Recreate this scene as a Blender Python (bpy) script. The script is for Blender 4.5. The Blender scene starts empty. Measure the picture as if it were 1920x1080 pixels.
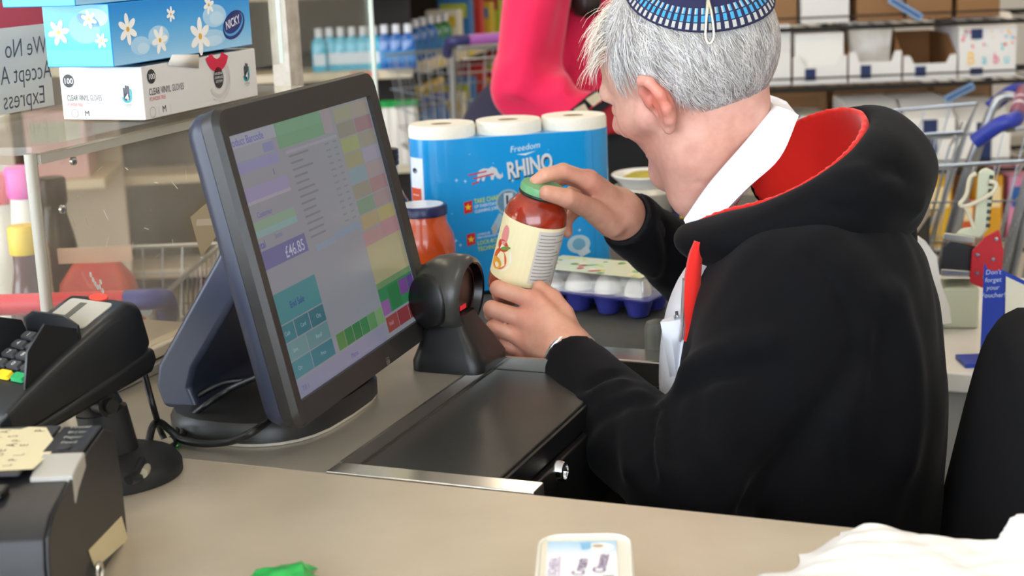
import bpy, bmesh, math, random
import numpy as np
from mathutils import Vector, Matrix

# ------------------------------------------------------------------ camera, world, light, exposure
SC = bpy.context.scene
COL = SC.collection
F = 2900.0; PITCH = math.radians(13.1); ROLL = math.radians(-2.3); CAMH = 1.36
_up = np.array([0, -math.cos(PITCH), -math.sin(PITCH)])
_c, _s = math.cos(ROLL), math.sin(ROLL)
_up = np.array([[_c, -_s, 0], [_s, _c, 0], [0, 0, 1]]) @ _up
_fw = np.array([0, 0, 1.0]); _fw = _fw - _up * (_fw @ _up); _fw /= np.linalg.norm(_fw)
_rt = np.cross(_fw, _up)
CB = np.array([_rt, _fw, _up])                      # camera axes -> world axes
CP = np.array([0, 0, CAMH])
cam_data = bpy.data.cameras.new('camera'); cam = bpy.data.objects.new('camera', cam_data); COL.objects.link(cam)
R3 = np.column_stack([CB[:, 0], -CB[:, 1], -CB[:, 2]])
cam.matrix_world = Matrix([[*R3[i], CP[i]] for i in range(3)] + [[0, 0, 0, 1]])
cam_data.sensor_width = 36; cam_data.lens = F / 1920 * 36; cam_data.clip_start = .02
cam_data.dof.use_dof = True; cam_data.dof.focus_distance = 1.58; cam_data.dof.aperture_fstop = 8.0
SC.camera = cam
SC.view_settings.view_transform = 'Standard'; SC.view_settings.look = 'None'
SC.view_settings.gamma = 1; SC.view_settings.use_curve_mapping = False
SC.view_settings.exposure = 0.0
world = bpy.data.worlds.new('daylight'); SC.world = world; world.use_nodes = True
_bg = world.node_tree.nodes['Background']; _bg.inputs[0].default_value = (.80, .89, 1, 1); _bg.inputs[1].default_value = 8.0
LAMP = 11.0                                          # radiance of the ceiling tubes' diffusers

def ray(x, y): return CB @ np.array([(x - 960) / F, (y - 540) / F, 1.0])
def at(x, y, Y):
    r = ray(x, y); return CP + r * Y / r[1]
def atz(x, y, z):
    r = ray(x, y); return CP + r * (z - CAMH) / r[2]
OO = np.array([-.157, 1.315, 0]); ANG = math.radians(-22)
UU = np.array([math.cos(ANG), math.sin(ANG), 0]); VV = np.array([-math.sin(ANG), math.cos(ANG), 0])
def W(u, v, z): return OO + UU * u + VV * v + np.array([0, 0, z])
def uvz(p):
    d = np.array(p) - OO; return np.array([d @ UU, d @ VV, p[2]])

# ------------------------------------------------------------------ materials
def lin(h):
    if isinstance(h, str):
        h = h.lstrip('#'); h = [int(h[i:i + 2], 16) / 255 for i in (0, 2, 4)]
    return [c / 12.92 if c <= .04045 else ((c + .055) / 1.055) ** 2.4 for c in h]
MATS = {}
def mat(name, col='808080', rough=.5, metal=0, spec=.5, noise=None, bump=None, trans=0, ior=1.45, emit=None, sheen=0, coat=0, sss=0, alpha=None):
    """noise=(scale, colour2, contrast)  bump=(scale, strength, kind)"""
    if name in MATS: return MATS[name]
    m = bpy.data.materials.new(name); m.use_nodes = True; nt = m.node_tree; b = nt.nodes['Principled BSDF']
    c = (*lin(col), 1)
    I = b.inputs
    I['Base Color'].default_value = c; I['Roughness'].default_value = rough; I['Metallic'].default_value = metal
    I['Specular IOR Level'].default_value = spec; I['IOR'].default_value = ior
    if trans: I['Transmission Weight'].default_value = trans
    if sheen: I['Sheen Weight'].default_value = sheen; I['Sheen Roughness'].default_value = .4
    if coat: I['Coat Weight'].default_value = coat
    if sss: I['Subsurface Weight'].default_value = sss; I['Subsurface Radius'].default_value = (.012, .005, .003); I['Subsurface Scale'].default_value = .5
    if emit: I['Emission Color'].default_value = (*lin(emit[0]), 1); I['Emission Strength'].default_value = emit[1]
    if alpha is not None: I['Alpha'].default_value = alpha
    tc = nt.nodes.new('ShaderNodeTexCoord')
    if noise:
        n = nt.nodes.new('ShaderNodeTexNoise'); n.inputs['Scale'].default_value = noise[0]; n.inputs['Detail'].default_value = 6
        nt.links.new(tc.outputs['Object'], n.inputs['Vector'])
        r = nt.nodes.new('ShaderNodeValToRGB'); k = noise[2] if len(noise) > 2 else .2
        r.color_ramp.elements[0].position = .5 - k; r.color_ramp.elements[1].position = .5 + k
        r.color_ramp.elements[0].color = c; r.color_ramp.elements[1].color = (*lin(noise[1]), 1)
        nt.links.new(n.outputs[0], r.inputs[0]); nt.links.new(r.outputs[0], I['Base Color'])
    if bump:
        if len(bump) > 2 and bump[2] == 'weave':
            n = nt.nodes.new('ShaderNodeTexChecker')
        elif len(bump) > 2 and bump[2] == 'wave':
            n = nt.nodes.new('ShaderNodeTexWave'); n.inputs['Distortion'].default_value = 4
        else:
            n = nt.nodes.new('ShaderNodeTexNoise'); n.inputs['Detail'].default_value = 5
        n.inputs['Scale'].default_value = bump[0]
        nt.links.new(tc.outputs['Object'], n.inputs['Vector'])
        bm = nt.nodes.new('ShaderNodeBump'); bm.inputs['Strength'].default_value = bump[1]; bm.inputs['Distance'].default_value = .002
        nt.links.new(n.outputs[-1] if n.bl_idname != 'ShaderNodeTexNoise' else n.outputs[0], bm.inputs['Height']); nt.links.new(bm.outputs[0], I['Normal'])
    MATS[name] = m; return m
def mat_print(name, rough=.35, emit=0, coat=0):
    if name in MATS: return MATS[name]
    m = bpy.data.materials.new(name); m.use_nodes = True; nt = m.node_tree; b = nt.nodes['Principled BSDF']
    a = nt.nodes.new('ShaderNodeAttribute'); a.attribute_name = 'print'
    b.inputs['Roughness'].default_value = rough; b.inputs['Coat Weight'].default_value = coat
    if emit:
        b.inputs['Base Color'].default_value = (.012, .012, .012, 1)
        nt.links.new(a.outputs[0], b.inputs['Emission Color']); b.inputs['Emission Strength'].default_value = emit
    else: nt.links.new(a.outputs[0], b.inputs['Base Color'])
    MATS[name] = m; return m
def mat_clear(name, tint='f4f2ec', dirt='cfc8bc', amount=.12, scale=9, rough=.12, gloss=.10):
    """thin clear sheet: mostly see-through, some mirror, a film of dirt and scratches"""
    if name in MATS: return MATS[name]
    m = bpy.data.materials.new(name); m.use_nodes = True; nt = m.node_tree; nt.nodes.clear(); N = nt.nodes.new; L = nt.links.new
    out = N('ShaderNodeOutputMaterial'); tr = N('ShaderNodeBsdfTransparent'); tr.inputs[0].default_value = (*lin(tint), 1)
    gl = N('ShaderNodeBsdfGlossy'); gl.inputs['Roughness'].default_value = rough
    df = N('ShaderNodeBsdfDiffuse'); df.inputs[0].default_value = (*lin(dirt), 1)
    m1 = N('ShaderNodeMixShader'); m2 = N('ShaderNodeMixShader')
    lw = N('ShaderNodeLayerWeight'); lw.inputs[0].default_value = .25
    mu = N('ShaderNodeMath'); mu.operation = 'MULTIPLY_ADD'; mu.inputs[1].default_value = .22; mu.inputs[2].default_value = gloss
    L(lw.outputs['Fresnel'], mu.inputs[0]); L(mu.outputs[0], m1.inputs[0]); L(tr.outputs[0], m1.inputs[1]); L(gl.outputs[0], m1.inputs[2])
    tc = N('ShaderNodeTexCoord'); n = N('ShaderNodeTexNoise'); n.inputs['Scale'].default_value = scale; n.inputs['Detail'].default_value = 8
    L(tc.outputs['Object'], n.inputs['Vector'])
    r = N('ShaderNodeMapRange'); r.inputs[1].default_value = .35; r.inputs[2].default_value = .75; r.inputs[3].default_value = amount * .6; r.inputs[4].default_value = min(1, amount * 1.8)
    L(n.outputs[0], r.inputs[0]); L(r.outputs[0], m2.inputs[0]); L(m1.outputs[0], m2.inputs[1]); L(df.outputs[0], m2.inputs[2]); L(m2.outputs[0], out.inputs[0])
    MATS[name] = m; return m

# ------------------------------------------------------------------ object helpers
def link(o, parent=None):
    COL.objects.link(o)
    if parent is not None: o.parent = parent
    return o
def tag(o, label=None, cat=None, group=None, kind=None):
    if label: o['label'] = label
    if cat: o['category'] = cat
    if group: o['group'] = group
    if kind: o['kind'] = kind
    return o
def thing(name, label, cat, loc=(0, 0, 0), rz=0, group=None):
    o = bpy.data.objects.new(name, None); link(o); o.location = tuple(loc); o.rotation_euler = (0, 0, rz); o.empty_display_size = .05
    return tag(o, label, cat, group)
ORD = ['first', 'second', 'third', 'fourth', 'fifth', 'sixth', 'seventh', 'eighth']
def copy_tree(o, parent=None):
    c = o.copy(); link(c, parent)
    for ch in list(o.children): copy_tree(ch, c)
    return c
class MB:
    """collects shapes, builds ONE mesh object"""
    def __init__(s): s.v = []; s.f = []; s.M = Matrix.Identity(4)
    def add(s, vs, fs):
        o = len(s.v); s.v += [tuple(s.M @ Vector(v)) for v in vs]; s.f += [tuple(i + o for i in f) for f in fs]; return s
    def box(s, x0, y0, z0, x1, y1, z1, taper=0):
        t = taper
        vs = [(x0, y0, z0), (x1, y0, z0), (x1, y1, z0), (x0, y1, z0), (x0 + t, y0 + t, z1), (x1 - t, y0 + t, z1), (x1 - t, y1 - t, z1), (x0 + t, y1 - t, z1)]
        return s.add(vs, [(0, 3, 2, 1), (4, 5, 6, 7), (0, 1, 5, 4), (1, 2, 6, 5), (2, 3, 7, 6), (3, 0, 4, 7)])
    def rings(s, rs, cap=True, closed=True):
        n = len(rs[0]); vs = [p for r in rs for p in r]; fs = []
        for i in range(len(rs) - 1):
            for j in range(n if closed else n - 1):
                k = (j + 1) % n; fs.append((i * n + j, i * n + k, (i + 1) * n + k, (i + 1) * n + j))
        if cap: fs.append(tuple(range(n - 1, -1, -1))); fs.append(tuple((len(rs) - 1) * n + j for j in range(n)))
        return s.add(vs, fs)
    def lathe(s, prof, n=32, cx=0, cy=0, sx=1, sy=1, cap=True):
        return s.rings([[(cx + r * sx * math.cos(2 * math.pi * j / n), cy + r * sy * math.sin(2 * math.pi * j / n), z) for j in range(n)] for r, z in prof], cap)
    def cyl(s, a, b, r, r2=None, n=16):
        a = Vector(a); b = Vector(b); d = (b - a).normalized(); r2 = r if r2 is None else r2
        x = d.orthogonal().normalized(); y = d.cross(x)
        return s.rings([[tuple(p + (x * math.cos(t) + y * math.sin(t)) * q) for t in [2 * math.pi * j / n for j in range(n)]] for p, q in ((a, r), (b, r2))])
    def tube(s, pts, r, n=8, closed=False):
        pts = [Vector(p) for p in pts]; rs = []; x = None
        for i, p in enumerate(pts):
            if closed: d = (pts[(i + 1) % len(pts)] - pts[i - 1])
            else: d = pts[min(i + 1, len(pts) - 1)] - pts[max(i - 1, 0)]
            d.normalize()
            x = (d.orthogonal() if x is None else x - d * x.dot(d)).normalized(); y = d.cross(x)
            q = r(i / max(1, len(pts) - 1)) if callable(r) else r
            rs.append([tuple(p + (x * math.cos(t) + y * math.sin(t)) * q) for t in [2 * math.pi * j / n for j in range(n)]])
        if closed: rs.append(rs[0])
        return s.rings(rs, cap=not closed)
    def prism(s, poly, z0, z1, axis='z', scale1=1.0):
        n = len(poly); cx = sum(p[0] for p in poly) / n; cy = sum(p[1] for p in poly) / n
        def q(p, z):
            return {'z': (p[0], p[1], z), 'y': (p[0], z, p[1]), 'x': (z, p[0], p[1])}[axis]
        p1 = [(cx + (p[0] - cx) * scale1, cy + (p[1] - cy) * scale1) for p in poly]
        return s.rings([[q(p, z0) for p in poly], [q(p, z1) for p in p1]])
    def build(s, name, m, parent=None, smooth=40, bevel=0, seg=2, sub=0, solid=0):
        me = bpy.data.meshes.new(name); me.from_pydata(s.v, [], s.f); me.update()
        bm = bmesh.new(); bm.from_mesh(me); bmesh.ops.recalc_face_normals(bm, faces=bm.faces); bm.to_mesh(me); bm.free()
        me.materials.append(m)
        o = bpy.data.objects.new(name, me); link(o, parent)
        if smooth:
            me.shade_smooth()
            if not sub: me.set_sharp_from_angle(angle=math.radians(smooth))
        if solid: md = o.modifiers.new('solid', 'SOLIDIFY'); md.thickness = solid; md.offset = 0
        if bevel:
            b = o.modifiers.new('bevel', 'BEVEL'); b.width = bevel; b.segments = seg; b.limit_method = 'ANGLE'; b.angle_limit = math.radians(35); b.harden_normals = True
        if sub: b = o.modifiers.new('sub', 'SUBSURF'); b.levels = b.render_levels = sub
        return o
def rrect(x0, y0, x1, y1, r, n=5):
    out = []
    for cx, cy, a in ((x1 - r, y1 - r, 0), (x0 + r, y1 - r, 90), (x0 + r, y0 + r, 180), (x1 - r, y0 + r, 270)):
        for i in range(n + 1):
            t = math.radians(a + 90 * i / n); out.append((cx + r * math.cos(t), cy + r * math.sin(t)))
    return out
def spline(pts, n=8):
    pts = [np.array(p, float) for p in pts]; P = [2 * pts[0] - pts[1]] + pts + [2 * pts[-1] - pts[-2]]; out = []
    for i in range(1, len(P) - 2):
        for k in range(n):
            t = k / n; a, b, c, d = P[i - 1:i + 3]
            out.append(tuple(.5 * ((2 * b) + (-a + c) * t + (2 * a - 5 * b + 4 * c - d) * t * t + (-a + 3 * b - 3 * c + d) * t ** 3)))
    return out + [tuple(pts[-1])]

# ------------------------------------------------------------------ flat print (lettering, pictures on packs, screens)
_FC = {}
def glyphs(s, bold=0, shear=0):
    k = (s, bold, shear)
    if k not in _FC:
        c = bpy.data.curves.new('t', 'FONT'); c.body = s; c.size = 1; c.offset = bold; c.shear = shear; c.resolution_u = 3
        o = bpy.data.objects.new('t', c); me = bpy.data.meshes.new_from_object(o)
        vs = np.array([v.co[:2] for v in me.vertices]) if len(me.vertices) else np.zeros((1, 2)); fs = [tuple(p.vertices) for p in me.polygons]
        bpy.data.objects.remove(o); bpy.data.curves.remove(c); bpy.data.meshes.remove(me)
        _FC[k] = (vs, fs)
    return _FC[k]
class Print:
    def __init__(s): s.v = []; s.f = []; s.c = []
    def add(s, vs, fs, col, layer):
        o = len(s.v); s.v += [(x, y, layer) for x, y in vs]; s.f += [tuple(i + o for i in f) for f in fs]; s.c += [lin(col)] * len(fs); return s
    def rect(s, x0, y0, x1, y1, col, layer=1, nx=1, ny=1):
        vs = [(x0 + (x1 - x0) * i / nx, y0 + (y1 - y0) * j / ny) for j in range(ny + 1) for i in range(nx + 1)]
        return s.add(vs, [(j * (nx + 1) + i, j * (nx + 1) + i + 1, (j + 1) * (nx + 1) + i + 1, (j + 1) * (nx + 1) + i) for j in range(ny) for i in range(nx)], col, layer)
    def grad(s, x0, y0, x1, y1, c0, c1, layer=0, n=14, nx=1):
        a = np.array([int(c0[i:i + 2], 16) / 255 for i in (0, 2, 4)]); b = np.array([int(c1[i:i + 2], 16) / 255 for i in (0, 2, 4)])
        for i in range(n):
            s.rect(x0, y0 + (y1 - y0) * i / n, x1, y0 + (y1 - y0) * (i + 1) / n, list(a + (b - a) * (i + .5) / n), layer, nx)
        return s
    def poly(s, pts, col, layer=1): return s.add(list(pts), [tuple(range(len(pts)))], col, layer)
    def ell(s, cx, cy, rx, ry, col, layer=1, rot=0, n=24, a0=0, a1=360):
        ca, sa = math.cos(math.radians(rot)), math.sin(math.radians(rot)); pts = []
        for i in range(n):
            t = math.radians(a0 + (a1 - a0) * i / (n if a1 - a0 == 360 else n - 1)); x, y = rx * math.cos(t), ry * math.sin(t); pts.append((cx + x * ca - y * sa, cy + x * sa + y * ca))
        return s.poly(pts, col, layer)
    def ring(s, cx, cy, r0, r1, col, layer=1, n=28, a0=0, a1=360):
        for i in range(n):
            t0, t1 = [math.radians(a0 + (a1 - a0) * (i + k) / n) for k in (0, 1)]
            s.poly([(cx + r * math.cos(t), cy + r * math.sin(t)) for r, t in ((r0, t0), (r1, t0), (r1, t1), (r0, t1))], col, layer)
        return s
    def text(s, t, x, y, size, col, layer=2, align='l', bold=0, shear=0, rot=0, sx=1, flip=False, w=None):
        vs, fs = glyphs(t, bold * .5, shear)
        if w: sx = w / (size * vs[:, 0].max())
        vs = vs * [size * sx, size]; w = vs[:, 0].max()
        vs = vs - [w * {'l': 0, 'c': .5, 'r': 1}[align], 0]
        if flip: vs = vs * [-1, 1]
        ca, sa = math.cos(math.radians(rot)), math.sin(math.radians(rot))
        return s.add([(x + a * ca - b * sa, y + a * sa + b * ca) for a, b in vs], fs, col, layer)
    def daisy(s, cx, cy, r, rot=0, layer=3):
        for k in range(6):
            a = math.radians(rot + 60 * k); s.ell(cx + .58 * r * math.cos(a), cy + .58 * r * math.sin(a), .46 * r, .23 * r, 'f6f4ee', layer, math.degrees(a), 14)
        return s.ell(cx, cy, .17 * r, .17 * r, 'e2ad2e', layer + 1, n=10)
    def build(s, name, parent, fn, m=None, eps=.00018):
        vs = [tuple(fn(x, y, l * eps)) for x, y, l in s.v]
        me = bpy.data.meshes.new(name); me.from_pydata(vs, [], s.f)
        at_ = me.attributes.new('print', 'FLOAT_COLOR', 'FACE'); at_.data.foreach_set('color', np.array([(*c, 1) for c in s.c], dtype=np.float32).ravel())
        me.materials.append(m or mat_print('printed_card'))
        return link(bpy.data.objects.new(name, me), parent)
def plane_map(o, x, y):
    o, x, y = Vector(o), Vector(x).normalized(), Vector(y).normalized(); n = x.cross(y)
    return lambda a, b, h: o + x * a + y * b + n * h
def cyl_map(r, a0, cx=0, cy=0):
    return lambda a, b, h: (cx + (r + h) * math.cos(a0 + a / r), cy + (r + h) * math.sin(a0 + a / r), b)

# ------------------------------------------------------------------ blended solids (surface nets over a distance field)
def smin(a, b, k):
    if k <= 0: return np.minimum(a, b)
    h = np.clip(.5 + .5 * (b - a) / k, 0, 1); return b * (1 - h) + a * h - k * h * (1 - h)
def smax(a, b, k): return -smin(-a, -b, k)
def seg(P, a, b):
    a = np.asarray(a, np.float32); b = np.asarray(b, np.float32); d = b - a
    t = np.clip(((P - a) @ d) / max(d @ d, 1e-12), 0, 1)
    return t, np.sqrt(((P - a - t[..., None] * d) ** 2).sum(-1))
def cap(P, a, b, ra, rb):
    t, d = seg(P, a, b); return d - (ra + (rb - ra) * t)
def ell3(P, c, r, R=None):
    q = P - np.asarray(c, np.float32)
    if R is not None: q = q @ np.asarray(R, np.float32)
    r = np.asarray(r, np.float32); k0 = np.sqrt(((q / r) ** 2).sum(-1)); k1 = np.sqrt(((q / (r * r)) ** 2).sum(-1))
    return k0 * (k0 - 1) / np.maximum(k1, 1e-6)
def ridge(P, pts, amp, w):
    d = None
    for a, b in zip(pts[:-1], pts[1:]):
        _, e = seg(P, a, b); d = e if d is None else np.minimum(d, e)
    return amp * np.exp(-(d / w) ** 2)
def nets(fn, lo, hi, h):
    lo = np.array(lo, np.float32); n = np.ceil((np.array(hi) - lo) / h).astype(int) + 1
    ax = [lo[i] + h * np.arange(n[i], dtype=np.float32) for i in range(3)]
    D = np.empty(n, np.float32)
    st = max(1, int(400000 / (n[1] * n[2])))
    for i in range(0, n[0], st):
        X = np.stack(np.meshgrid(ax[0][i:i + st], ax[1], ax[2], indexing='ij'), -1); D[i:i + st] = fn(X)
    S = D < 0
    c = [S[a:n[0] - 1 + a, b:n[1] - 1 + b, d:n[2] - 1 + d] for a in (0, 1) for b in (0, 1) for d in (0, 1)]
    cnt = sum(x.astype(np.int8) for x in c); act = (cnt > 0) & (cnt < 8)
    idx = -np.ones(act.shape, np.int64); cells = np.argwhere(act); idx[act] = np.arange(len(cells))
    pos = np.zeros((len(cells), 3)); num = np.zeros(len(cells))
    cor = [(a, b, d) for a in (0, 1) for b in (0, 1) for d in (0, 1)]
    for i, p in enumerate(cor):
        for j, q in enumerate(cor):
            if j <= i or sum(abs(p[k] - q[k]) for k in range(3)) != 1: continue
            a = D[cells[:, 0] + p[0], cells[:, 1] + p[1], cells[:, 2] + p[2]]; b = D[cells[:, 0] + q[0], cells[:, 1] + q[1], cells[:, 2] + q[2]]
            m = (a < 0) != (b < 0); t = a / np.where(m, a - b, 1)
            pos += np.where(m[:, None], np.array(p) + t[:, None] * (np.array(q) - np.array(p)), 0); num += m
    V = lo + h * (cells + pos / num[:, None])
    fs = []
    for d in range(3):
        e1, e2 = [(1, 2), (2, 0), (0, 1)][d]
        sl0 = [slice(1, n[k] - 1) for k in range(3)]; sl1 = list(sl0)
        sl0[d] = slice(0, n[d] - 1); sl1[d] = slice(1, n[d])
        A = S[tuple(sl0)]; B_ = S[tuple(sl1)]
        base = np.array([0 if k == d else 1 for k in range(3)])
        for cross, flip in ((A & ~B_, False), (~A & B_, True)):
            e = np.argwhere(cross) + base
            if not len(e): continue
            def cell(o1, o2):
                q = e.copy(); q[:, e1] -= o1; q[:, e2] -= o2; return idx[q[:, 0], q[:, 1], q[:, 2]]
            Q = np.stack([cell(1, 1), cell(0, 1), cell(0, 0), cell(1, 0)], 1)
            fs.append(Q[:, ::-1] if flip else Q)
    return V, np.concatenate(fs)
def solid(name, pieces, m, parent, attr=None, mats=None):
    """pieces: list of (V, faces) or (V, faces, material index)"""
    vs, fs, mi, o = [], [], [], 0
    for pc in pieces:
        vs.append(pc[0]); fs.append(pc[1] + o); mi += [pc[2] if len(pc) > 2 else 0] * len(pc[1]); o += len(pc[0])
    V = np.concatenate(vs); Q = np.concatenate(fs)
    me = bpy.data.meshes.new(name); me.from_pydata(V.tolist(), [], Q.tolist()); me.shade_smooth()
    if attr is not None:
        a = me.attributes.new('print', 'FLOAT_COLOR', 'POINT'); a.data.foreach_set('color', attr(V).astype(np.float32).ravel())
    for q in (mats or [m]): me.materials.append(q)
    if len(set(mi)) > 1: me.polygons.foreach_set('material_index', mi)
    return link(bpy.data.objects.new(name, me), parent)
# ------------------------------------------------------------------ the shop shell
def struct(name, mb, m, **k):
    o = mb.build(name, m, **k); o['kind'] = 'structure'; return o
M_wall = mat('painted_wall', 'd9d2c6', .8); M_ceil = mat('ceiling_tile', 'e4e0d8', .9); M_floor = mat('vinyl_floor', 'b3aca0', .45, noise=(3, 'beb6aa', .3))
struct('floor', MB().box(-5, -4, -.05, 5, 9.5, 0), M_floor)
struct('ceiling', MB().box(-5, -4, 3.0, 5, 9.5, 3.1), M_ceil)
struct('wall_back', MB().box(-5, 9.4, 0, 5, 9.5, 3.0), M_wall)
struct('wall_right', MB().box(4.9, -4, 0, 5, 9.4, 3.0), M_wall)
struct('wall_left', MB().box(-5, 2.2, 0, -4.9, 9.4, 3.0), M_wall)
struct('wall_front', MB().box(2.0, -4, 0, 4.9, -3.9, 3.0).box(-5, -4, 0, 2.0, -3.9, .35), M_wall)
struct('wall_entrance', MB().box(-5, -3.9, 0, -4.9, 2.2, .35), M_wall)
M_alu = mat('window_aluminium', 'b8bcc0', .35, .8)
wf = MB()
for x in (-4.95, -2.6, -.3, 1.97): wf.box(x - .03, -3.98, .35, x + .03, -3.92, 3.0)
wf.box(-5, -3.98, 2.2, 2, -3.92, 2.26); struct('window_1', wf, M_alu)
wf = MB()
for y in (-1.8, .2, 2.17): wf.box(-4.98, y - .03, .35, -4.92, y + .03, 3.0)
wf.box(-4.98, -3.9, 2.2, -4.92, 2.2, 2.26); struct('window_2', wf, M_alu)
M_tube = mat('lamp_diffuser', 'fff1dc', .5, emit=('ffecd2', LAMP)); M_lampbody = mat('lamp_body', 'e8e8e4', .5)
for i, (x, y) in enumerate(((.9, .6), (-.9, 2.6), (1.6, 2.8), (-1.2, 4.6), (1.5, 5.0), (.1, 6.8), (2.4, 7.2), (-2.6, 6.6))):
    t = thing('ceiling_lamp', ORD[i] + ' white fluorescent ceiling lamp from the shop front', 'ceiling lamp', (x, y, 2.99), 0, 'fluorescent ceiling lamps')
    MB().box(-.16, -.65, -.06, .16, .65, .005).build('lamp_body', M_lampbody, t)
    MB().box(-.14, -.62, -.075, .14, .62, -.061).build('diffuser', M_tube, t)

# ------------------------------------------------------------------ checkout counter
def steel(name, col, col2, rough, weave=0, metal=.75):
    m = mat(name, col, rough, metal, noise=(7, col2, .28), bump=(weave, .25, 'weave') if weave else (60, .03))
    return m
M_slab = steel('dimpled_steel', 'cfc2ac', 'b3a690', .36, 420, .30)
M_plate = steel('brushed_steel', 'bdb5a6', 'a39b8d', .28, 0, .55)
M_edge = mat('bright_steel', 'd8d6d0', .18, .95)
M_dark = mat('black_plastic', '141416', .42); M_well = mat('dark_cabinet', '1c1815', .7)
M_cab = mat('cabinet_laminate', '9c9a96', .6)
cc = thing('checkout_counter', 'steel topped checkout counter with dimpled packing surface in the foreground', 'counter', W(0, 0, 0), ANG)
MB().box(-1.3, -1.0, .868, 1.3, -.0285, .90).build('packing_surface', M_slab, cc, bevel=.002)
MB().box(-1.3, -.98, 0, 1.3, -.045, .866).build('cabinet', M_cab, cc)
MB().box(-.62, -.0262, .878, -.003, .42, .8985).build('steel_plate', M_plate, cc, bevel=.0015)
MB().box(-.62, -.026, .0, -.02, .42, .877).build('cabinet', M_well, cc)
MB().box(-.004, -.0262, .885, .192, -.001, .9005).build('steel_strip', M_edge, cc, bevel=.001)
MB().box(-.004, -.001, .887, -.0008, .362, .9005).build('steel_lip', M_edge, cc)
MB().box(-.0008, .3575, .885, .136, .362, .9005).build('steel_lip', M_edge, cc)
MB().box(.04, -.027, .70, .21, -.002, .8845).build('strip_bracket', M_dark, cc, bevel=.002)
# well in front of the operator
MB().box(-.018, -.020, .50, .13, .40, .52).build('well_shelf', mat('well_shelf', '3a2c20', .7, noise=(14, '6b3a26', .2)), cc)
dr = thing('cash_drawer', 'black steel cash drawer let into the counter below the monitor', 'cash drawer', W(0, 0, 0), ANG)
M_lid = mat('drawer_black', '2a2b2a', .40, .2, noise=(22, '343532', .3), bump=(500, .08))
MB().box(.0008, .0005, .76, .136, .3565, .886).build('case', M_lid, dr, bevel=.002)
MB().box(.1365, .0005, .862, .1405, .3565, .8835).build('drawer_rim', M_dark, dr, bevel=.001)
MB().box(.1365, .004, .77, .146, .352, .858).build('drawer_front', M_dark, dr, bevel=.003)
lk = MB(); lk.M = Matrix.Translation((.1462, .156, .851)) @ Matrix.Rotation(math.pi / 2, 4, 'Y')
lk.lathe([(.0115, -.001), (.0115, .002), (.0095, .007), (.0075, .008), (.0075, .005), (.0001, .005)], 24); lk.box(-.0008, -.004, .0048, .0008, .004, .0056)
lk.build('lock', mat('chrome', 'd9dadc', .12, 1), dr)

# ------------------------------------------------------------------ conveyor
BZ = .83
cv = thing('conveyor', 'dark rubber conveyor belt leading up to the scanner', 'conveyor belt', W(0, 0, 0), ANG)
M_belt = mat('belt_rubber', '4a4a46', .5, noise=(30, '565550', .3), bump=(90, .15))
MB().rings([[(u, v, z) for v, z in ((.67, BZ - .02), (.66, BZ - .006), (.672, BZ), (1.8, BZ), (1.8, BZ - .03))] for u in (-.42, .26)]).build('belt', M_belt, cv)
MB().box(-.44, .60, BZ - .03, .30, .655, BZ + .004).build('end_bar', M_edge, cv, bevel=.003)
MB().box(-.46, .60, BZ - .03, -.425, 1.8, BZ + .03).build('side_rail', M_plate, cv, bevel=.003)
MB().box(.265, .66, BZ - .03, .30, 1.8, BZ + .012).build('side_rail', M_plate, cv, bevel=.003)
MB().box(-.44, .61, 0, .30, 1.8, BZ - .032).build('cabinet', M_well, cv)
MB().box(.045, .594, BZ - .055, .30, .6, BZ - .031).build('wood_batten', mat('old_wood', '6e4d2e', .6, noise=(25, '3c2817', .2)), cv)
MB().box(.19, .585, .60, .30, .597, BZ - .06).build('cardboard_panel', mat('brown_cardboard', '7a5a3a', .8, noise=(12, '5c4127', .2)), cv)
gk = uvz(atz(1234, 655, BZ))
MB().lathe([(.0, 0), (.017, .0), (.017, .028), (.0145, .036), (.006, .039), (.0, .039)], 20, gk[0], gk[1]).build('guide_post', mat('grey_plastic', '6d6f68', .45), cv).location.z = BZ
# ------------------------------------------------------------------ acrylic guard on the left of the till
M_acr = mat_clear('worn_acrylic', 'f8f4ec', 'e0d8cc', .085, 7, .15, .012)
M_acr2 = mat_clear('clear_acrylic', 'f6f6f2', 'dcd8d0', .03, 5, .08, .015)
M_acre = mat('acrylic_edge', 'cfcabc', .2, trans=.5); M_acrl = mat('acrylic_edge_bright', 'e4f2ec', .15, emit=None)
ag = thing('acrylic_guard', 'scratched clear acrylic guard box left of the monitor', 'screen guard', W(-.35, 0, .8985), ANG)
MB().box(-.004, .055, .028, .0, .80, .263).build('front_panel', M_acr, ag)
MB().box(-.20, .052, .028, -.006, .056, .255).build('end_panel', M_acr2, ag)
MB().prism(rrect(-.0065, .048, .0035, .060, .004), .0, .266).build('edge_strip', M_acre, ag)
MB().prism(rrect(-.22, .05, .008, .615, .03), .2645, .2725).build('top_shelf', mat_clear('acrylic_shelf', 'f4f0e8', 'd8d2c6', .10, 9, .1, .04), ag)
MB().box(-.006, .06, .255, .006, .61, .264).build('top_rail', M_acre, ag)
M_cream = mat('cream_rail', 'cfc4b0', .5); M_screw = mat('screw_metal', 'c8c6c0', .25, .9)
MB().box(-.03, .09, .0, .012, .80, .012).build('bottom_rail', mat('grey_rail', '8f8b84', .5), ag, bevel=.002)
MB().box(-.02, .09, .014, .006, .80, .027).build('bottom_rail', M_cream, ag, bevel=.002)
for v, z in ((.09, .205), (.105, .105), (.115, .25), (.43, .185), (.30, .045)):
    s = MB(); s.M = Matrix.Translation((.0005, v, z)) @ Matrix.Rotation(math.pi / 2, 4, 'Y'); s.lathe([(.0, .0), (.0045, 0), (.0042, .003), (.002, .0045), (.0, .0047)], 12); s.build('screw', M_screw, ag)
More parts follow.
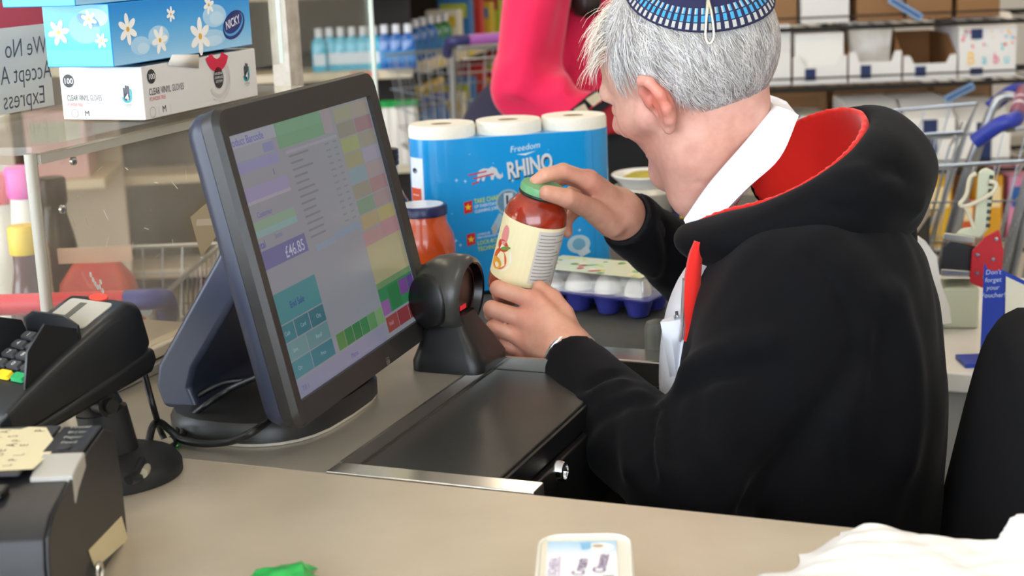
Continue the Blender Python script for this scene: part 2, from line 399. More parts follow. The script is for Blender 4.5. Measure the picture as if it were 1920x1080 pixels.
# tape remnants and white paint marks on the panel
tp = Print(); tp.poly([(.315, .155), (.42, .185), (.42, .15), (.33, .105)], 'b9a988'); tp.poly([(.325, .143), (.36, .137), (.40, .152), (.40, .158), (.355, .146), (.327, .15)], 'd6cbb4', 2)
for i in range(26):
    rr = random.Random(i); x = .07 + rr.random() * .36; y = .05 + rr.random() * .19; a = rr.random() * 3; l = .003 + rr.random() * .012; w = .0004 + rr.random() * .0005
    tp.poly([(x, y), (x + l * math.cos(a), y + l * math.sin(a)), (x + l * math.cos(a) + w, y + l * math.sin(a) + w), (x + w, y + w)], rr.choice(['eeeae2', 'b7ad9c', 'e6e0d4']), 2)
for x, y in ((.125, .13), (.128, .124), (.131, .119), (.134, .115), (.138, .114), (.14, .119), (.142, .109), (.139, .104)): tp.ell(x, y, .002, .0034, 'f2f0ea', 3, 20, 10)
tag(tp.build('tape_and_marks', ag, plane_map((.0004, 0, 0), (0, 1, 0), (0, 0, 1))), kind='stuff')
# tall panes
tg = thing('acrylic_sneeze_screen', 'tall clear acrylic screen standing behind the tissue boxes', 'screen guard', W(-.56, 0, .8985), ANG)
MB().box(-.003, .05, .275, .003, .908, 1.0).build('pane', M_acr2, tg)
MB().box(-.0032, .909, .275, .0032, .912, 1.0).build('polished_edge', M_acrl, tg)
MB().box(-.04, .95, .0, -.01, .99, 1.0).build('post', mat('whitewashed_post', 'cfc6b8', .7, noise=(40, 'a79d8f', .2)), tg)
tg2 = thing('acrylic_sneeze_screen', 'clear acrylic screen with a bright green-white vertical edge above the monitor', 'screen guard', W(-.58, 0, .8985), ANG)
MB().box(-.003, .995, .0, .003, 1.255, 1.0).build('pane', M_acr2, tg2)
MB().box(-.0032, 1.256, .0, .0032, 1.262, 1.0).build('polished_edge', M_acrl, tg2)
MB().box(-.035, .99, -.898, .035, 1.27, .0).build('stand', M_well, tg2)
# taped notice, seen from behind (mirror writing)
nt_ = thing('taped_notice', 'handwritten paper notice taped to the acrylic screen, seen mirrored from behind', 'notice', W(-.55, 0, 0), ANG)
MB().box(-.0012, .20, 1.176, -.0002, .352, 1.272).build('paper', mat('thin_paper', 'd8d3c6', .8), nt_)
MB().box(-.0014, .18, 1.272, -.0004, .352, 1.30).build('red_strip', mat('red_card', 'c44a55', .6), nt_)
pn = Print()
for s_, y, v0 in (('We No', 1.238, .348), ('Accept Am', 1.209, .352), ('Express', 1.181, .336)):
    pn.text(s_, v0, y, .030, '54565c', 1, flip=True, shear=-.1, bold=-.012, sx=.8)
pn.build('handwriting', nt_, plane_map((0, 0, 0), (0, 1, 0), (0, 0, 1)))

# ------------------------------------------------------------------ boxes stacked on the guard
gb = thing('glove_box', 'open white carton of clear vinyl gloves on the acrylic shelf', 'box', W(-.352, .25, 1.172), ANG)
M_card = mat('white_carton', 'dcd8d2', .45); L, D, H = .238, .108, .058
MB().box(-D, 0, 0, 0, L, H).build('carton', M_card, gb, bevel=.0015)
fl = MB(); fl.add([(.0005, .05, H - .003), (.001, .11, H - .012), (.006, .105, H + .004), (.004, .055, H + .008)], [(0, 1, 2, 3)]); fl.build('torn_flap', mat('carton_inside', 'e6e0d4', .7), gb, solid=.0006)
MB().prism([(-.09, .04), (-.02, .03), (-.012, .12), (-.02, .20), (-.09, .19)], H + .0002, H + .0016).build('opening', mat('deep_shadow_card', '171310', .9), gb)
def glove_logo(p, x, y, s):
    p.ring(x, y + .10 * s, .30 * s, .47 * s, '179aa0', 1, 20, 180, 360); p.rect(x + .30 * s, y + .1 * s, x + .47 * s, y + .75 * s, '179aa0', 1)
    p.ell(x, y + .1 * s, .30 * s, .32 * s, '2b2b38', 2)
    for k, h_ in ((-.22, .85), (-.02, 1.05), (.18, 1.0)): p.rect(x + k * s - .075 * s, y + .1 * s, x + k * s + .075 * s, y + h_ * s, '2b2b38', 2)
    p.text('4', x + .02 * s, y - .16 * s, .75 * s, 'f2f2f2', 3, 'c', .02)
    p.text('GLOVES4U', x, y - .58 * s, .17 * s, '56585e', 2, 'c'); p.rect(x - .2 * s, y - .70 * s, x + .3 * s, y - .67 * s, '3aa0c0', 2)
pr = Print(); pr.ell(.012, .043, .0072, .0072, '26262a', 1); pr.text('100', .012, .040, .0085, 'f0f0f0', 2, 'c', .02)
pr.text('CLEAR VINYL', .008, .0215, .0085, '3f4046', 1, bold=.012, w=.029); pr.text('GLOVES', .0385, .0215, .0085, '6c6d72', 1, w=.0155); pr.text('POWDER FREE', .008, .015, .0052, 'd06a6e', 1, w=.020)
pr.ring(.0165, .0072, .0043, .0047, '77787c', 1); pr.rect(.0262, .004, .0265, .0105, '8a8a8a', 1); pr.text('M', .0325, .0045, .0085, '3a3a3e', 1, 'c'); pr.rect(.0395, .004, .0398, .0105, '8a8a8a', 1)
glove_logo(pr, .087, .024, .0135)
pr.build('end_print', gb, plane_map((-D, -.0004, 0), (1, 0, 0), (0, 0, 1)))
pr = Print(); pr.ell(.017, .046, .008, .0078, '26262a', 1); pr.text('100', .017, .043, .0085, 'f0f0f0', 2, 'c', .02)
pr.text('CLEAR VINYL', .010, .026, .0105, '35363c', 1, bold=.012, w=.042); pr.text('GLOVES', .054, .026, .0105, '6c6d72', 1, w=.024); pr.text('POWDER FREE', .010, .0195, .0062, 'cc5a60', 1, w=.031)
pr.ring(.014, .0075, .0052, .0057, '8a8078', 1); pr.rect(.0255, .003, .0258, .0125, '8a8a8a', 1); pr.text('M', .036, .005, .0105, '3a3a3e', 1, 'c'); pr.rect(.048, .003, .0483, .0125, '8a8a8a', 1)
pr.ring(.151, .03, .018, .022, 'cdc7c2', 1, a0=-150, a1=40); pr.ring(.151, .03, .024, .0265, 'd3cdc8', 1, a0=-120, a1=80)
pr.ring(.151, .064, .011, .026, 'd3123f', 2, a0=200, a1=338); pr.ell(.151, .031, .0105, .0125, '232327', 2)
for k, s_ in enumerate(('HYGIENE', 'DISPENSE', 'SYSTEM')): pr.text(s_, .151, .0345 - k * .0045, .0042, 'e8e8e8', 3, 'c')
glove_logo(pr, .213, .026, .0155)
pr.build('side_print', gb, plane_map((.0004, 0, 0), (0, 1, 0), (0, 0, 1)))
def tissue_box(label, u, v, z, L, D, H, full):
    t = thing('tissue_box', label, 'tissue box', W(u, v, z), ANG, 'blue tissue boxes on the acrylic guard')
    MB().box(-D, 0, 0, 0, L, H).build('carton', mat('blue_carton', '2aa0e6', .4), t, bevel=.001)
    p = Print(); p.grad(.0005, .018, D - .0005, H - .0008, '3aa6ea', '7cc4f2', 0); p.rect(.0005, .001, D - .0005, .018, '4fb4ee', 0)
    p.ell(D * .62, H * .62, .02, .016, '7cc4f2', 1); p.ell(D * .75, H * .78, .02, .010, 'a8d6f4', 1)
    if full: p.daisy(.019, H * .56, .0135, 10); p.daisy(.059, H * .76, .0095, 40); p.daisy(.072, H * .42, .008, 5)
    else: p.daisy(.03, H * .5, .012, 20)
    p.build('end_print', t, plane_map((-D, -.0004, 0), (1, 0, 0), (0, 0, 1)))
    p = Print(); p.grad(.0005, .001, L - .0005, H - .0008, '9fd0ee', '1187d8', 0, 22)
    for x, y, rx, ry in ((.05, .018, .018, .010), (.085, .025, .02, .012), (.20, .040, .025, .013), (.19, .015, .03, .01), (.235, .022, .02, .012)): p.ell(x, y, rx, ry, 'a8d3ee', 1); p.ell(x + .004, y - .003, rx * .6, ry * .6, 'c0dff2', 2)
    if full:
        for x, y, r, a in ((.029, .037, .0165, 35), (.086, .021, .015, 8), (.111, .0475, .0085, 20), (.166, .019, .021, 28), (.189, .053, .011, 15)): p.daisy(x, y, r, a)
        p.ell(.240, .027, .0255, .0155, '17246e', 3, 18); p.ell(.239, .028, .0225, .0125, '4aa6e0', 4, 18); p.ell(.238, .0295, .0210, .0112, '17246e', 5, 18)
        p.text('NICKY', .238, .0255, .0138, 'f6f6fa', 6, 'c', .02, .1, 12, .78)
    p.build('side_print', t, plane_map((.0004, 0, 0), (0, 1, 0), (0, 0, 1)))
    p = Print(); p.grad(.001, .001, D - .001, L - .001, '2f9fe4', '6fc0f0', 0); p.build('top_print', t, plane_map((-D, 0, H + .0002), (1, 0, 0), (0, 1, 0)))
    return t
tissue_box('blue tissue box printed with white daisies and a logo oval, standing on the glove carton', -.350, .20, 1.2345, .279, .084, .0655, True)
tissue_box('plain sided blue tissue box on top of the daisy box, cut off by the frame', -.350, .146, 1.3005, .279, .09, .066, False)

# ------------------------------------------------------------------ touch monitor
M_bez = mat('monitor_grey', '232120', .40, noise=(200, '2a2826', .3)); M_side_daylit = mat('monitor_side_daylit', '2b2f3d', .36)  # side and arm plastic: blue of the daylight painted into its colour
SW, SH = .32, .245
mo = thing('till_monitor', 'dark grey touch screen till monitor on an oval foot', 'monitor', W(-.165, .115, .8987), ANG)
YAW = math.radians(71.93); TIL = math.radians(12.12)
# screen frame: x right, y into the screen, z up along the screen
Rm = Matrix.Rotation(YAW, 4, 'Z') @ Matrix.Rotation(-TIL, 4, 'X')
Mw = Matrix.Translation((-.172, 1.498, 1.071)) @ Rm
Ml = (Matrix.Translation(tuple(W(-.165, .115, .8987))) @ Matrix.Rotation(ANG, 4, 'Z')).inverted() @ Mw
def frame(x0, z0, x1, z1, ix0, iz0, ix1, iz1, y0, y1, yi):
    m = MB(); m.M = Ml
    o = rrect(x0, z0, x1, z1, .016, 4); i_ = [(min(max(a, ix0), ix1) if True else 0, min(max(b, iz0), iz1)) for a, b in o]
    rs = [[(a * .985, y1, b * .985) for a, b in o], [(a, y0 + .006, b) for a, b in o], [(a * .982, y0, b * .982) for a, b in o], [(a, y0 + .002, b) for a, b in i_], [(a, yi, b) for a, b in i_]]
    return m.rings(rs, cap=False)
frame(-.178, -.146, .178, .149, -SW / 2, -SH / 2, SW / 2, SH / 2, -.006, .012, .001).build('bezel', M_bez, mo, smooth=30)
bk = MB(); bk.M = Ml
bk.rings([[(a * s_, y, b * s_ + dz) for a, b in rrect(-.178, -.146, .178, .149, .018, 4)] for s_, y, dz in ((.985, .0125, 0), (.985, .020, 0), (.955, .030, 0), (.80, .037, 0), (.45, .042, 0))]).build('back_shell', M_side_daylit, mo, smooth=50)
scr = Print(); GY = 'a9adb6'  # screen colours dulled and greyed: the veil of reflections is painted in
def R_(x0, y0, x1, y1, c, l=1): scr.rect(-SW / 2 + x0 * SW, SH / 2 - y1 * SH, -SW / 2 + x1 * SW, SH / 2 - y0 * SH, c, l)
def T_(s_, x, y, h, c, l=3, al='l', b=0): scr.text(s_, -SW / 2 + x * SW, SH / 2 - y * SH, h * SH, c, l, al, b)
scr.rect(-SW / 2, -SH / 2, SW / 2, SH / 2, '9fa3ad', 0)
R_(0, 0, .30, .05, 'b2b4c4'); T_('Product Barcode', -.0, .042, .042, '6c6ac8', b=.008)
R_(0, .05, .26, .10, 'a6a9b4'); R_(.20, .06, .27, .095, '9696cc'); R_(0, .105, .28, .145, '9c9cca'); T_('1', .22, .185, .035, '4a48b8')
R_(0, .20, .30, .25, 'a4a0c6'); R_(.0, .25, .30, .262, 'b8b4c3'); T_('Customer', .06, .315, .03, '6a68c0'); R_(0, .325, .29, .36, '96b8a0'); R_(0, .36, .29, .385, '96bcba')
T_('Total', .0, .425, .04, '5456b8', b=.01); T_('Items', .13, .41, .028, '7a7cbc'); R_(.0, .435, .31, .505, '7376ac'); T_('£46.85', .29, .495, .062, 'd0d4ea', 3, 'r', .012)
R_(.30, .0, .62, .10, '7aae88'); R_(.305, .005, .615, .05, '82b290', 2)
for i in range(13): R_(.345, .135 + i * .027, .42 + .07 * random.Random(i).random(), .143 + i * .027, '858a92'); R_(.60, .135 + i * .027, .63, .142 + i * .027, '8d929a'); R_(.66, .135 + i * .027, .685, .142 + i * .027, '8d929a')
R_(.33, .115, .70, .127, 'aeaebb'); R_(.36, .50, .50, .525, '96aabf'); R_(.50, .485, .70, .515, '94a6bc')
R_(.62, .0, .69, .10, 'aea4ac')
pal = ['a9aa90', 'b0a69c', '9a968a', 'a8848c', 'a9b47c', 'a4a08f', 'a8a582', 'aba6bb', '90aab6', 'b09ea3', '9c9886', 'b0878c', '84a088', 'aa9496', 'b8a680', 'bcb076']
k = 0
for j in range(8):
    for i in range(2):
        R_(.715 + i * .14, .01 + j * .066, .85 + i * .14, .07 + j * .066, pal[k % 16]); k += 1
R_(.70, .54, .85, .60, 'b99698'); R_(.855, .53, .995, .60, 'bd8f96'); R_(.70, .60, .995, .69, 'bab28e'); R_(.70, .69, .995, .79, 'b9b38a')
R_(.70, .765, .995, .905, '35905a'); R_(.70, .845, .765, .905, 'a068ac', 2); R_(.87, .80, .94, .865, '8450a0', 2); R_(.775, .80, .865, .90, '338450', 2); R_(.945, .80, .995, .865, '6a4a9c', 2)
for i in range(3): R_(.705 + i * .098, .915, .80 + i * .098, .98, ['a24a48', '983c44', '8c3038'][i])
T_('Void', .72, .955, .026, 'd0a8a8')
for i in range(6): R_(.335 + i * .061, .86, .393 + i * .061, .925, ['5a9248', '2f8646', '2a8448', '3a8e50', '63a060', '86b078'][i])
for (x0, y0, x1, y1, c) in ((.0, .60, .305, .715, '45969f'), (.0, .72, .10, .785, '358794'), (.105, .72, .20, .785, '327f8e'), (.205, .72, .305, .785, '307888'), (.0, .79, .15, .855, '74a0a4'), (.155, .79, .305, .855, '6c9aa0'), (.0, .86, .15, .925, '44909c'), (.155, .86, .305, .925, '348494')): R_(x0, y0, x1, y1, c)
T_('End Sale', .155, .675, .036, '2a3a9c', 3, 'c', .008)
for x, y, s_ in ((.05, .76, 'Cash'), (.155, .76, 'Card'), (.26, .76, 'Chq'), (.07, .83, 'Save'), (.23, .83, 'Recall'), (.07, .90, 'Qty'), (.23, .90, 'Price')): T_(s_, x, y, .022, 'b4d0d6', 3, 'c')
R_(0, .935, .68, 1.0, '9c9cb8'); T_('Menu', .40, .98, .03, '6a6ab0'); T_('Till 1', .05, .98, .03, '7a6ab0')
scr_o = scr.build('screen', mo, lambda a, b, h: Ml @ Vector((a, .0009 - h, b)), mat_print('lit_screen', .25, .46), .00008)
lg = Print(); lg.ring(.03, -.139, .0045, .0052, '8a8782', 1, 4, 45, 405); lg.text('elo', .03, -.1415, .007, '9a9790', 1, 'c')
lg.build('logo', mo, lambda a, b, h: Ml @ Vector((a, -.0062 - h, b)), mat_print('printed_card'))
# foot and arm, local to the counter frame
ft = MB()
def dshape(s_):
    out = []
    for i in range(28):
        t = 2 * math.pi * i / 28; ex = math.copysign(abs(math.cos(t)) ** .8, math.cos(t)); ey = math.copysign(abs(math.sin(t)) ** .62, math.sin(t))
        out.append((.026 + s_ * .085 * ex, .01 + s_ * .112 * ey))
    return out
ft.rings([[(a, b, z) for a, b in dshape(s_)] for s_, z in ((.94, .0), (.98, .003), (.98, .0035), (1, .004), (1.0, .016), (.96, .022), (.86, .0235))]).build('foot', M_bez, mo, smooth=45)
MB().rings([[(a, b, z) for a, b in dshape(s_)] for s_, z in ((.955, -.0001), (.985, .0002), (.985, .0028), (.955, .003))]).build('foot_trim', mat('pale_trim', 'b5ac9c', .4), mo)
am = MB()
prof = [(-.060, .018), (-.067, .040), (-.062, .062), (.032, .196), (.056, .186), (.050, .156), (-.020, .060), (-.027, .040), (-.018, .018)]
am.prism(prof, -.062, .072, 'y').build('arm', M_side_daylit, mo, bevel=.006, seg=3)
MB().cyl((.048, -.04, .165), (.048, .05, .165), .016).build('hinge', M_dark, mo)
def onx(x, y, X):
    r = ray(x, y); return CP + r * (X / r[0])
# ------------------------------------------------------------------ barcode scanner
sc = thing('barcode_scanner', 'black round headed barcode scanner standing beside the monitor', 'scanner', W(-.034, .328, .8988), ANG)
M_scan = mat('scanner_grey', '3a3936', .3); M_scanb = mat('scanner_base', '161617', .38)
hd = MB(); hd.M = Matrix.Translation((-.0, 0, .080)) @ Matrix.Rotation(math.radians(4), 4, 'Y') @ Matrix.Rotation(math.pi / 2, 4, 'Y')
hd.lathe([(.0, -.042), (.014, -.040), (.028, -.032), (.038, -.017), (.0425, .0), (.0425, .014), (.040, .021), (.0355, .024)], 40, cap=False).build('head', M_scan, sc, smooth=60)
hd.v, hd.f = [], []; hd.lathe([(.0355, .024), (.0335, .0225), (.031, .014), (.0, .013)], 40, cap=False).build('scan_window', mat('scanner_window', '0a0304', .25), sc, smooth=30)
hd.v, hd.f = [], []; hd.lathe([(.0302, .0142), (.0285, .0142), (.0285, .0136), (.0302, .0136), (.0302, .0142)], 40, cap=False).build('window_ring', mat('window_red', '4a0a10', .3), sc)
hd.v, hd.f = [], []; hd.box(.013, -.008, .0132, .018, .008, .0142).build('laser_glow', mat('laser_glow', '400008', .3, emit=('ff1530', .5)), sc)
hd.v, hd.f = [], []; hd.M = Matrix.Translation((-.014, -.0335, .076)) @ Matrix.Rotation(math.radians(-18), 4, 'Z') @ Matrix.Rotation(math.pi / 2, 4, 'X'); hd.lathe([(.026, -.006), (.026, .001), (.023, .0045), (.0, .006)], 32, sy=1.15, cap=False).build('side_cover', M_scanb, sc, smooth=50)
b = MB(); b.rings([[(x * sx + dx, y * sy, z) for x, y in rrect(-1, -1, 1, 1, .35, 5)] for sx, sy, dx, z in ((.042, .042, .006, 0), (.042, .042, .006, .010), (.034, .036, .004, .026), (.022, .026, 0, .050), (.019, .022, 0, .058))])
b.build('base', M_scanb, sc, smooth=50)
p = Print(); p.rect(-.006, .0145, .004, .0155, '6a5a50'); p.text('Orbit', -.0066, .009, .006, '6e5f56', 1); p.build('base_mark', sc, plane_map((.046, 0, .003), (0, 1, 0), (-.35, 0, 1)))

# ------------------------------------------------------------------ card terminal on its stand
ct = thing('card_terminal', 'black chip and pin card terminal on a pole stand left of the monitor', 'card terminal', W(-.185, -.084, .9005), 0)
M_term = mat('terminal_black', '17181a', .36); M_key = mat('terminal_key', '3b3c3e', .5)
MB().lathe([(0, 0), (.060, 0), (.060, .008), (.056, .014), (.045, .018), (.03, .024), (.0, .024)], 40).build('base', mat('stand_black', '19191a', .5), ct)
HB = MB(); HB.cyl((0, 0, .02), (-.006, .0, .060), .0235, .0225, 24).build('pole', mat('stand_black'), ct)
ELB = MB(); ELB.cyl((-.006, 0, .059), (-.018, 0, .088), .0205, .0195, 24); ELB.cyl((.006, -.018, .070), (-.038, .014, .070), .011, .011, 20); ELB.build('pivot', M_term, ct)
b = MB(); b.cyl((.0075, -.0192, .070), (.0105, -.0215, .070), .0065, .0065, 16); b.build('pivot_screw', mat('screw_dark', '3a3a3a', .3, .8), ct)
base_w = Matrix.Translation(tuple(W(-.185, -.084, .9005))).inverted()
TM = base_w @ Matrix.Translation((-.408, 1.283, .990)) @ Matrix.Rotation(math.radians(56 - 90), 4, 'Z') @ Matrix.Rotation(math.radians(13), 4, 'X')
def tmb(): m = MB(); m.M = TM; return m
# body local: x across, y along (front -.095 .. back +.09), z up
def tring(y, w, z0, z1, r): return [(a, y, c) for a, c in rrect(-w, z0, w, z1, r, 4)]
tmb().rings([tring(-.070, .030, -.004, .010, .004), tring(-.064, .037, -.008, .0165, .005), tring(-.04, .039, -.010, .0245, .006), tring(.0, .040, -.011, .034, .007), tring(.05, .041, -.012, .043, .008), tring(.082, .041, -.012, .046, .010), tring(.094, .038, -.006, .040, .010), tring(.097, .030, .0, .032, .008)]).build('body', M_term, ct, smooth=35)
tmb().rings([tring(-.064, .0405, -.013, -.006, .003), tring(-.02, .0425, -.018, -.006, .004), tring(.085, .0425, -.024, -.004, .004), tring(.096, .038, -.02, -.006, .004)]).build('cradle', M_scanb, ct, smooth=35)
def tz(y): return .034 + (y - 0) * .18 + (.0 if y > -.05 else (y + .05) * .10) + .0008 if y > -.06 else .020 + (y + .06) * .22 + .001
slope = math.atan(.19)
def tpl(y, z=0):
    """matrix on the sloping top face at y"""
    zz = .0345 + y * .19 if y > 0 else .0345 + y * .235
    return TM @ Matrix.Translation((0, y, zz + z)) @ Matrix.Rotation(slope, 4, 'X')
d = MB(); d.M = tpl(.056, -.0022) @ Matrix.Rotation(-.05, 4, 'X'); d.prism(rrect(-.027, -.018, .027, .021, .004), 0, .0012).build('display', mat('terminal_display', 'a8a498', .12), ct)
d = MB(); d.M = tpl(.056, -.0022) @ Matrix.Rotation(-.05, 4, 'X'); d.box(-.010, -.014, .0013, -.002, .016, .0015); d.build('display_text', mat('lcd_dark', '55544c', .3), ct)
d = MB(); d.M = tpl(.084, -.0048) @ Matrix.Rotation(-.07, 4, 'X'); d.prism([(.011 * math.cos(t), .0055 * math.sin(t)) for t in [2 * math.pi * i / 20 for i in range(20)]], 0, .0016).build('red_badge', mat('red_badge', 'd8402e', .4), ct)
d = MB(); d.M = tpl(.034, -.0005); d.prism(rrect(.004, -.006, .016, .002, .002), 0, .0016).build('function_key', mat('pale_key', 'c2bfb8', .5), ct)
d = MB(); d.M = tpl(.034, -.0005); d.prism(rrect(-.018, -.006, -.006, .002, .002), 0, .0016).build('function_key', mat('pale_key'), ct)
for j in range(5):
    for i in range(3):
        y = .017 - j * .0118; d = MB(); d.M = tpl(y)
        m = M_key if j < 4 else [mat('key_red', 'd0342c', .45), mat('key_yellow', 'e8c020', .45), mat('key_green', '1f9a58', .45)][i]
        d.prism(rrect(-.027 + i * .0185, -.0045, -.027 + i * .0185 + .0155, .0045, .002), .0, .0035, scale1=.9)
        k_ = d.build('key', m, ct)
        if j < 4:
            q = Print(); s_ = [['1', '2', '3'], ['4', '5', '6'], ['7', '8', '9'], ['F', '0', '.']][j][i]; q.text(s_, -.027 + i * .0185 + .0078, -.0025, .0068, 'd4d4d0', 1, 'c'); MM = tpl(y); q.build('key_number', k_, lambda a, b_, h, MM=MM: MM @ Vector((a, b_, .0037 + h)))
# privacy shield: a U of raised walls around the keys
def wall(pts, hs):
    m = MB(); m.M = TM; t = .0022; rs = []
    for (x, y), h_ in zip(pts, hs):
        zz = .0345 + y * .19 if y > 0 else .0345 + y * .235; nx = -1 if x < 0 else 1
        rs.append([(x, y, zz - .004), (x + t * nx, y, zz - .004), (x + t * nx * 2.4, y, zz + h_), (x + t * nx * 1.4, y, zz + h_)])
    return m.rings(rs)
wall([(.031, -.040), (.031, -.028), (.031, -.004), (.031, .025)], [.004, .026, .034, .010]).build('privacy_shield', M_term, ct)
wall([(-.031, -.040), (-.031, -.028), (-.031, -.004), (-.031, .025)], [.004, .026, .034, .010]).build('privacy_shield', M_term, ct)
m = MB(); m.M = TM; m.rings([[(x, .025, .034), (x, .0272, .034), (x, .0295, .036 + h_), (x, .0275, .036 + h_)] for x, h_ in ((-.035, .014), (-.02, .022), (.02, .022), (.035, .014))]).build('privacy_shield', M_term, ct)

# ------------------------------------------------------------------ receipt printer
PX, PY, PZ = -.3135, 1.157, .9005
rp = thing('receipt_printer', 'black receipt printer with a taped label at the left front', 'printer', (PX, PY, PZ), math.radians(0))
M_rp = mat('printer_black', '1c1c1e', .45, noise=(60, '242426', .3)); M_rpt = mat('printer_top', '2a2a2d', .4)
pf = [(0, .003), (0, .05), (-.004, .078), (-.016, .094), (-.034, .101), (-.10, .0995), (-.175, .088), (-.193, .078), (-.198, .06), (-.198, .003)]
MB().prism([(y, z) for y, z in pf], -.0025, .0, 'x').build('side_panel', M_rp, rp, bevel=.0015)
MB().prism([(y, z - .001) for y, z in pf], -.146, -.003, 'x').build('case', M_rp, rp, bevel=.002)
for x, y in ((-.012, -.02), (-.012, -.18), (-.13, -.02), (-.13, -.18)): MB().lathe([(.006, 0), (.006, .0035)], 10, x, y).build('foot', M_dark, rp)
MB().box(-.128, -.13, .0985, -.036, -.022, .1022).build('paper_cover', M_rpt, rp, bevel=.002).rotation_euler = (0, 0, 0)
MB().box(-.033, -.088, .098, -.0028, -.028, .1026).build('button_panel', mat('panel_black', '151517', .35), rp, bevel=.0015)
p = Print()
for k_, (s_, y) in enumerate((('Power', -.034), ('Error', -.046), ('Paper', -.058), ('Feed', -.070))):
    p.text(s_, -.018, y, .0062, 'c8c6be', 1, 'c'); p.ell(-.018, y - .003, .001, .001, '4a6a50', 1, n=8)
p.build('panel_print', rp, plane_map((0, 0, .1027), (1, 0, 0), (0, 1, 0)))
MB().lathe([(.0055, .1024), (.0055, .1036), (.0048, .1042), (0, .1042)], 18, -.018, -.081).build('feed_button', M_rpt, rp)
lv = MB(); lv.rings([[(-.030, y, z), (.0006, y, z), (.0006, y, z - dz), (-.030, y, z - dz)] for y, z, dz in ((-.093, .1035, .012), (-.118, .100, .018), (-.128, .0975, .022))]).build('cover_lever', mat('lever_grey', 'a4a098', .4), rp, bevel=.0015)
MB().box(-.12, -.158, .092, -.04, -.140, .0985).build('paper_slot', mat('slot_black', '050505', .3), rp, bevel=.002)
MB().box(-.112, -.156, .0975, -.05, -.150, .0995).build('paper_edge', mat('receipt_paper', 'b9a67e', .8), rp)
sl = Print(); sl.poly([(.122, .004), (.126, .052), (.104, .10), (.09, .103), (.085, .098), (.04, .103), (.0, .10), (.0, .0), (.06, .002)], 'd9cda6', 0)
for i in range(7):
    rr = random.Random(i + 3)
    for j in range(8):
        if rr.random() < .75: x = .02 + .095 * (i / 7) + rr.random() * .006; y = .012 + j * .011; sl.text(rr.choice('EPLSTRAO'), x, y, .008 + .004 * rr.random(), rr.choice(['6a6048', '8c8262', '50483a']), 1, rot=90)
sl.build('taped_label', rp, plane_map((-.150, -.128, .1024), (1, 0, 0), (0, 1, 0)), mat_print('worn_tape', .5))
q = [onx(x, y, PX + .0004) for x, y in ((228, 967), (241, 1012), (178, 1066), (166, 1032))]
p = Print(); p.poly([(a[1] - PY, a[2] - PZ) for a in q], 'cbbd95', 1); p.build('side_sticker', rp, plane_map((0.0002, 0, 0), (0, 1, 0), (0, 0, 1)), mat_print('worn_tape'))
kr = MB(); c_ = onx(186, 1072, PX + .004) - np.array([PX, PY, PZ]); kr.tube([(.004, c_[1] + .007 * math.cos(t), .013 + .007 * math.sin(t)) for t in [2 * math.pi * i / 16 for i in range(16)]], .0018, 6, True).build('metal_ring', M_screw, rp)
p = Print(); p.ring(-.188, .02, .006, .0068, 'd0d0cc', 1, 4, 45, 405); p.build('front_mark', rp, plane_map((0.0002, 0, 0), (0, 1, 0), (0, 0, 1)))

# ------------------------------------------------------------------ cables on the counter
def cable(name, label, pts, r, m, cat='cable'):
    P_ = [tuple(at(x, y, z)) if z > 1.05 else tuple(atz(x, y, z)) for x, y, z in pts]
    P_ = [(a, b_, max(c, .9 + r)) for a, b_, c in P_]
    o = MB().tube(spline(P_, 10), r, 10).build(name, m, None, 60); tag(o, label, cat); return o
M_cab_ = mat('cable_black', '121212', .45)
cable('cable', 'black lead hanging from the card terminal to the counter', [(264, 672, 1.36), (272, 705, 1.365), (288, 765, 1.35), (303, 812, .905), (318, 836, .904), (322, 822, .903)], .0030, M_cab_)
cable('cable', 'black cable looping from behind the monitor foot to the terminal base', [(468, 712, .945), (420, 718, .94), (375, 740, .93), (343, 770, .915), (333, 808, .906), (322, 838, .905), (290, 868, .906), (262, 895, .915), (243, 903, .922)], .0030, M_cab_)
cable('cable', 'second black cable arching over the monitor foot', [(486, 705, .96), (430, 730, .942), (385, 760, .93), (350, 790, .912), (341, 818, .906)], .0030, M_cab_)
cable('cable', 'thick black cable curving along the front of the monitor foot', [(503, 790, .926), (470, 812, .924), (430, 828, .910), (380, 832, .906), (340, 824, .906), (318, 806, .915), (299, 792, .925), (286, 800, .925), (277, 835, .915), (258, 880, .922), (240, 898, .924)], .0036, M_cab_)
cable('cable', 'short cream cable tied beside the black leads', [(318, 828, .908), (303, 836, .909), (285, 865, .911), (268, 888, .918)], .0042, mat('cable_cream', 'a9a48e', .5))
def crumple(name, label, cat, corners, n, amp, m, seed, solid_=.0006, arch=0):
    rr = np.random.RandomState(seed); a, b, c, d_ = [np.array(q, float) for q in corners]; vs = []; fs = []
    ks = [(rr.uniform(4, 22), rr.uniform(0, 6.28), rr.uniform(0, 6.28), rr.uniform(.3, 1)) for _ in range(9)]
    for j in range(n + 1):
        for i in range(n + 1):
            s, t = i / n, j / n; p = (a * (1 - s) + b * s) * (1 - t) + (d_ * (1 - s) + c * s) * t
            h = sum(w * abs(math.sin(f * (s * math.cos(q) + t * math.sin(q)) + ph)) * 4 / f for f, q, ph, w in ks) / 4
            e = min(1, 8 * min(s, 1 - s, t, 1 - t)); p = p + np.array([0, 0, amp * h * e + arch * 4 * t * (1 - t) * e])
            p[:2] += (1 - e) * .006 * np.array([math.sin(31 * s + 17 * t), math.cos(23 * t + 13 * s)]); vs.append(tuple(p))
    for j in range(n):
        for i in range(n): k0 = j * (n + 1) + i; fs.append((k0, k0 + 1, k0 + n + 2, k0 + n + 1))
    return tag(MB().add(vs, fs).build(name, m, None, smooth=25, solid=solid_), label, cat)
z9 = .9012
M_green = mat('green_film', '1fae4a', .3, coat=.4)
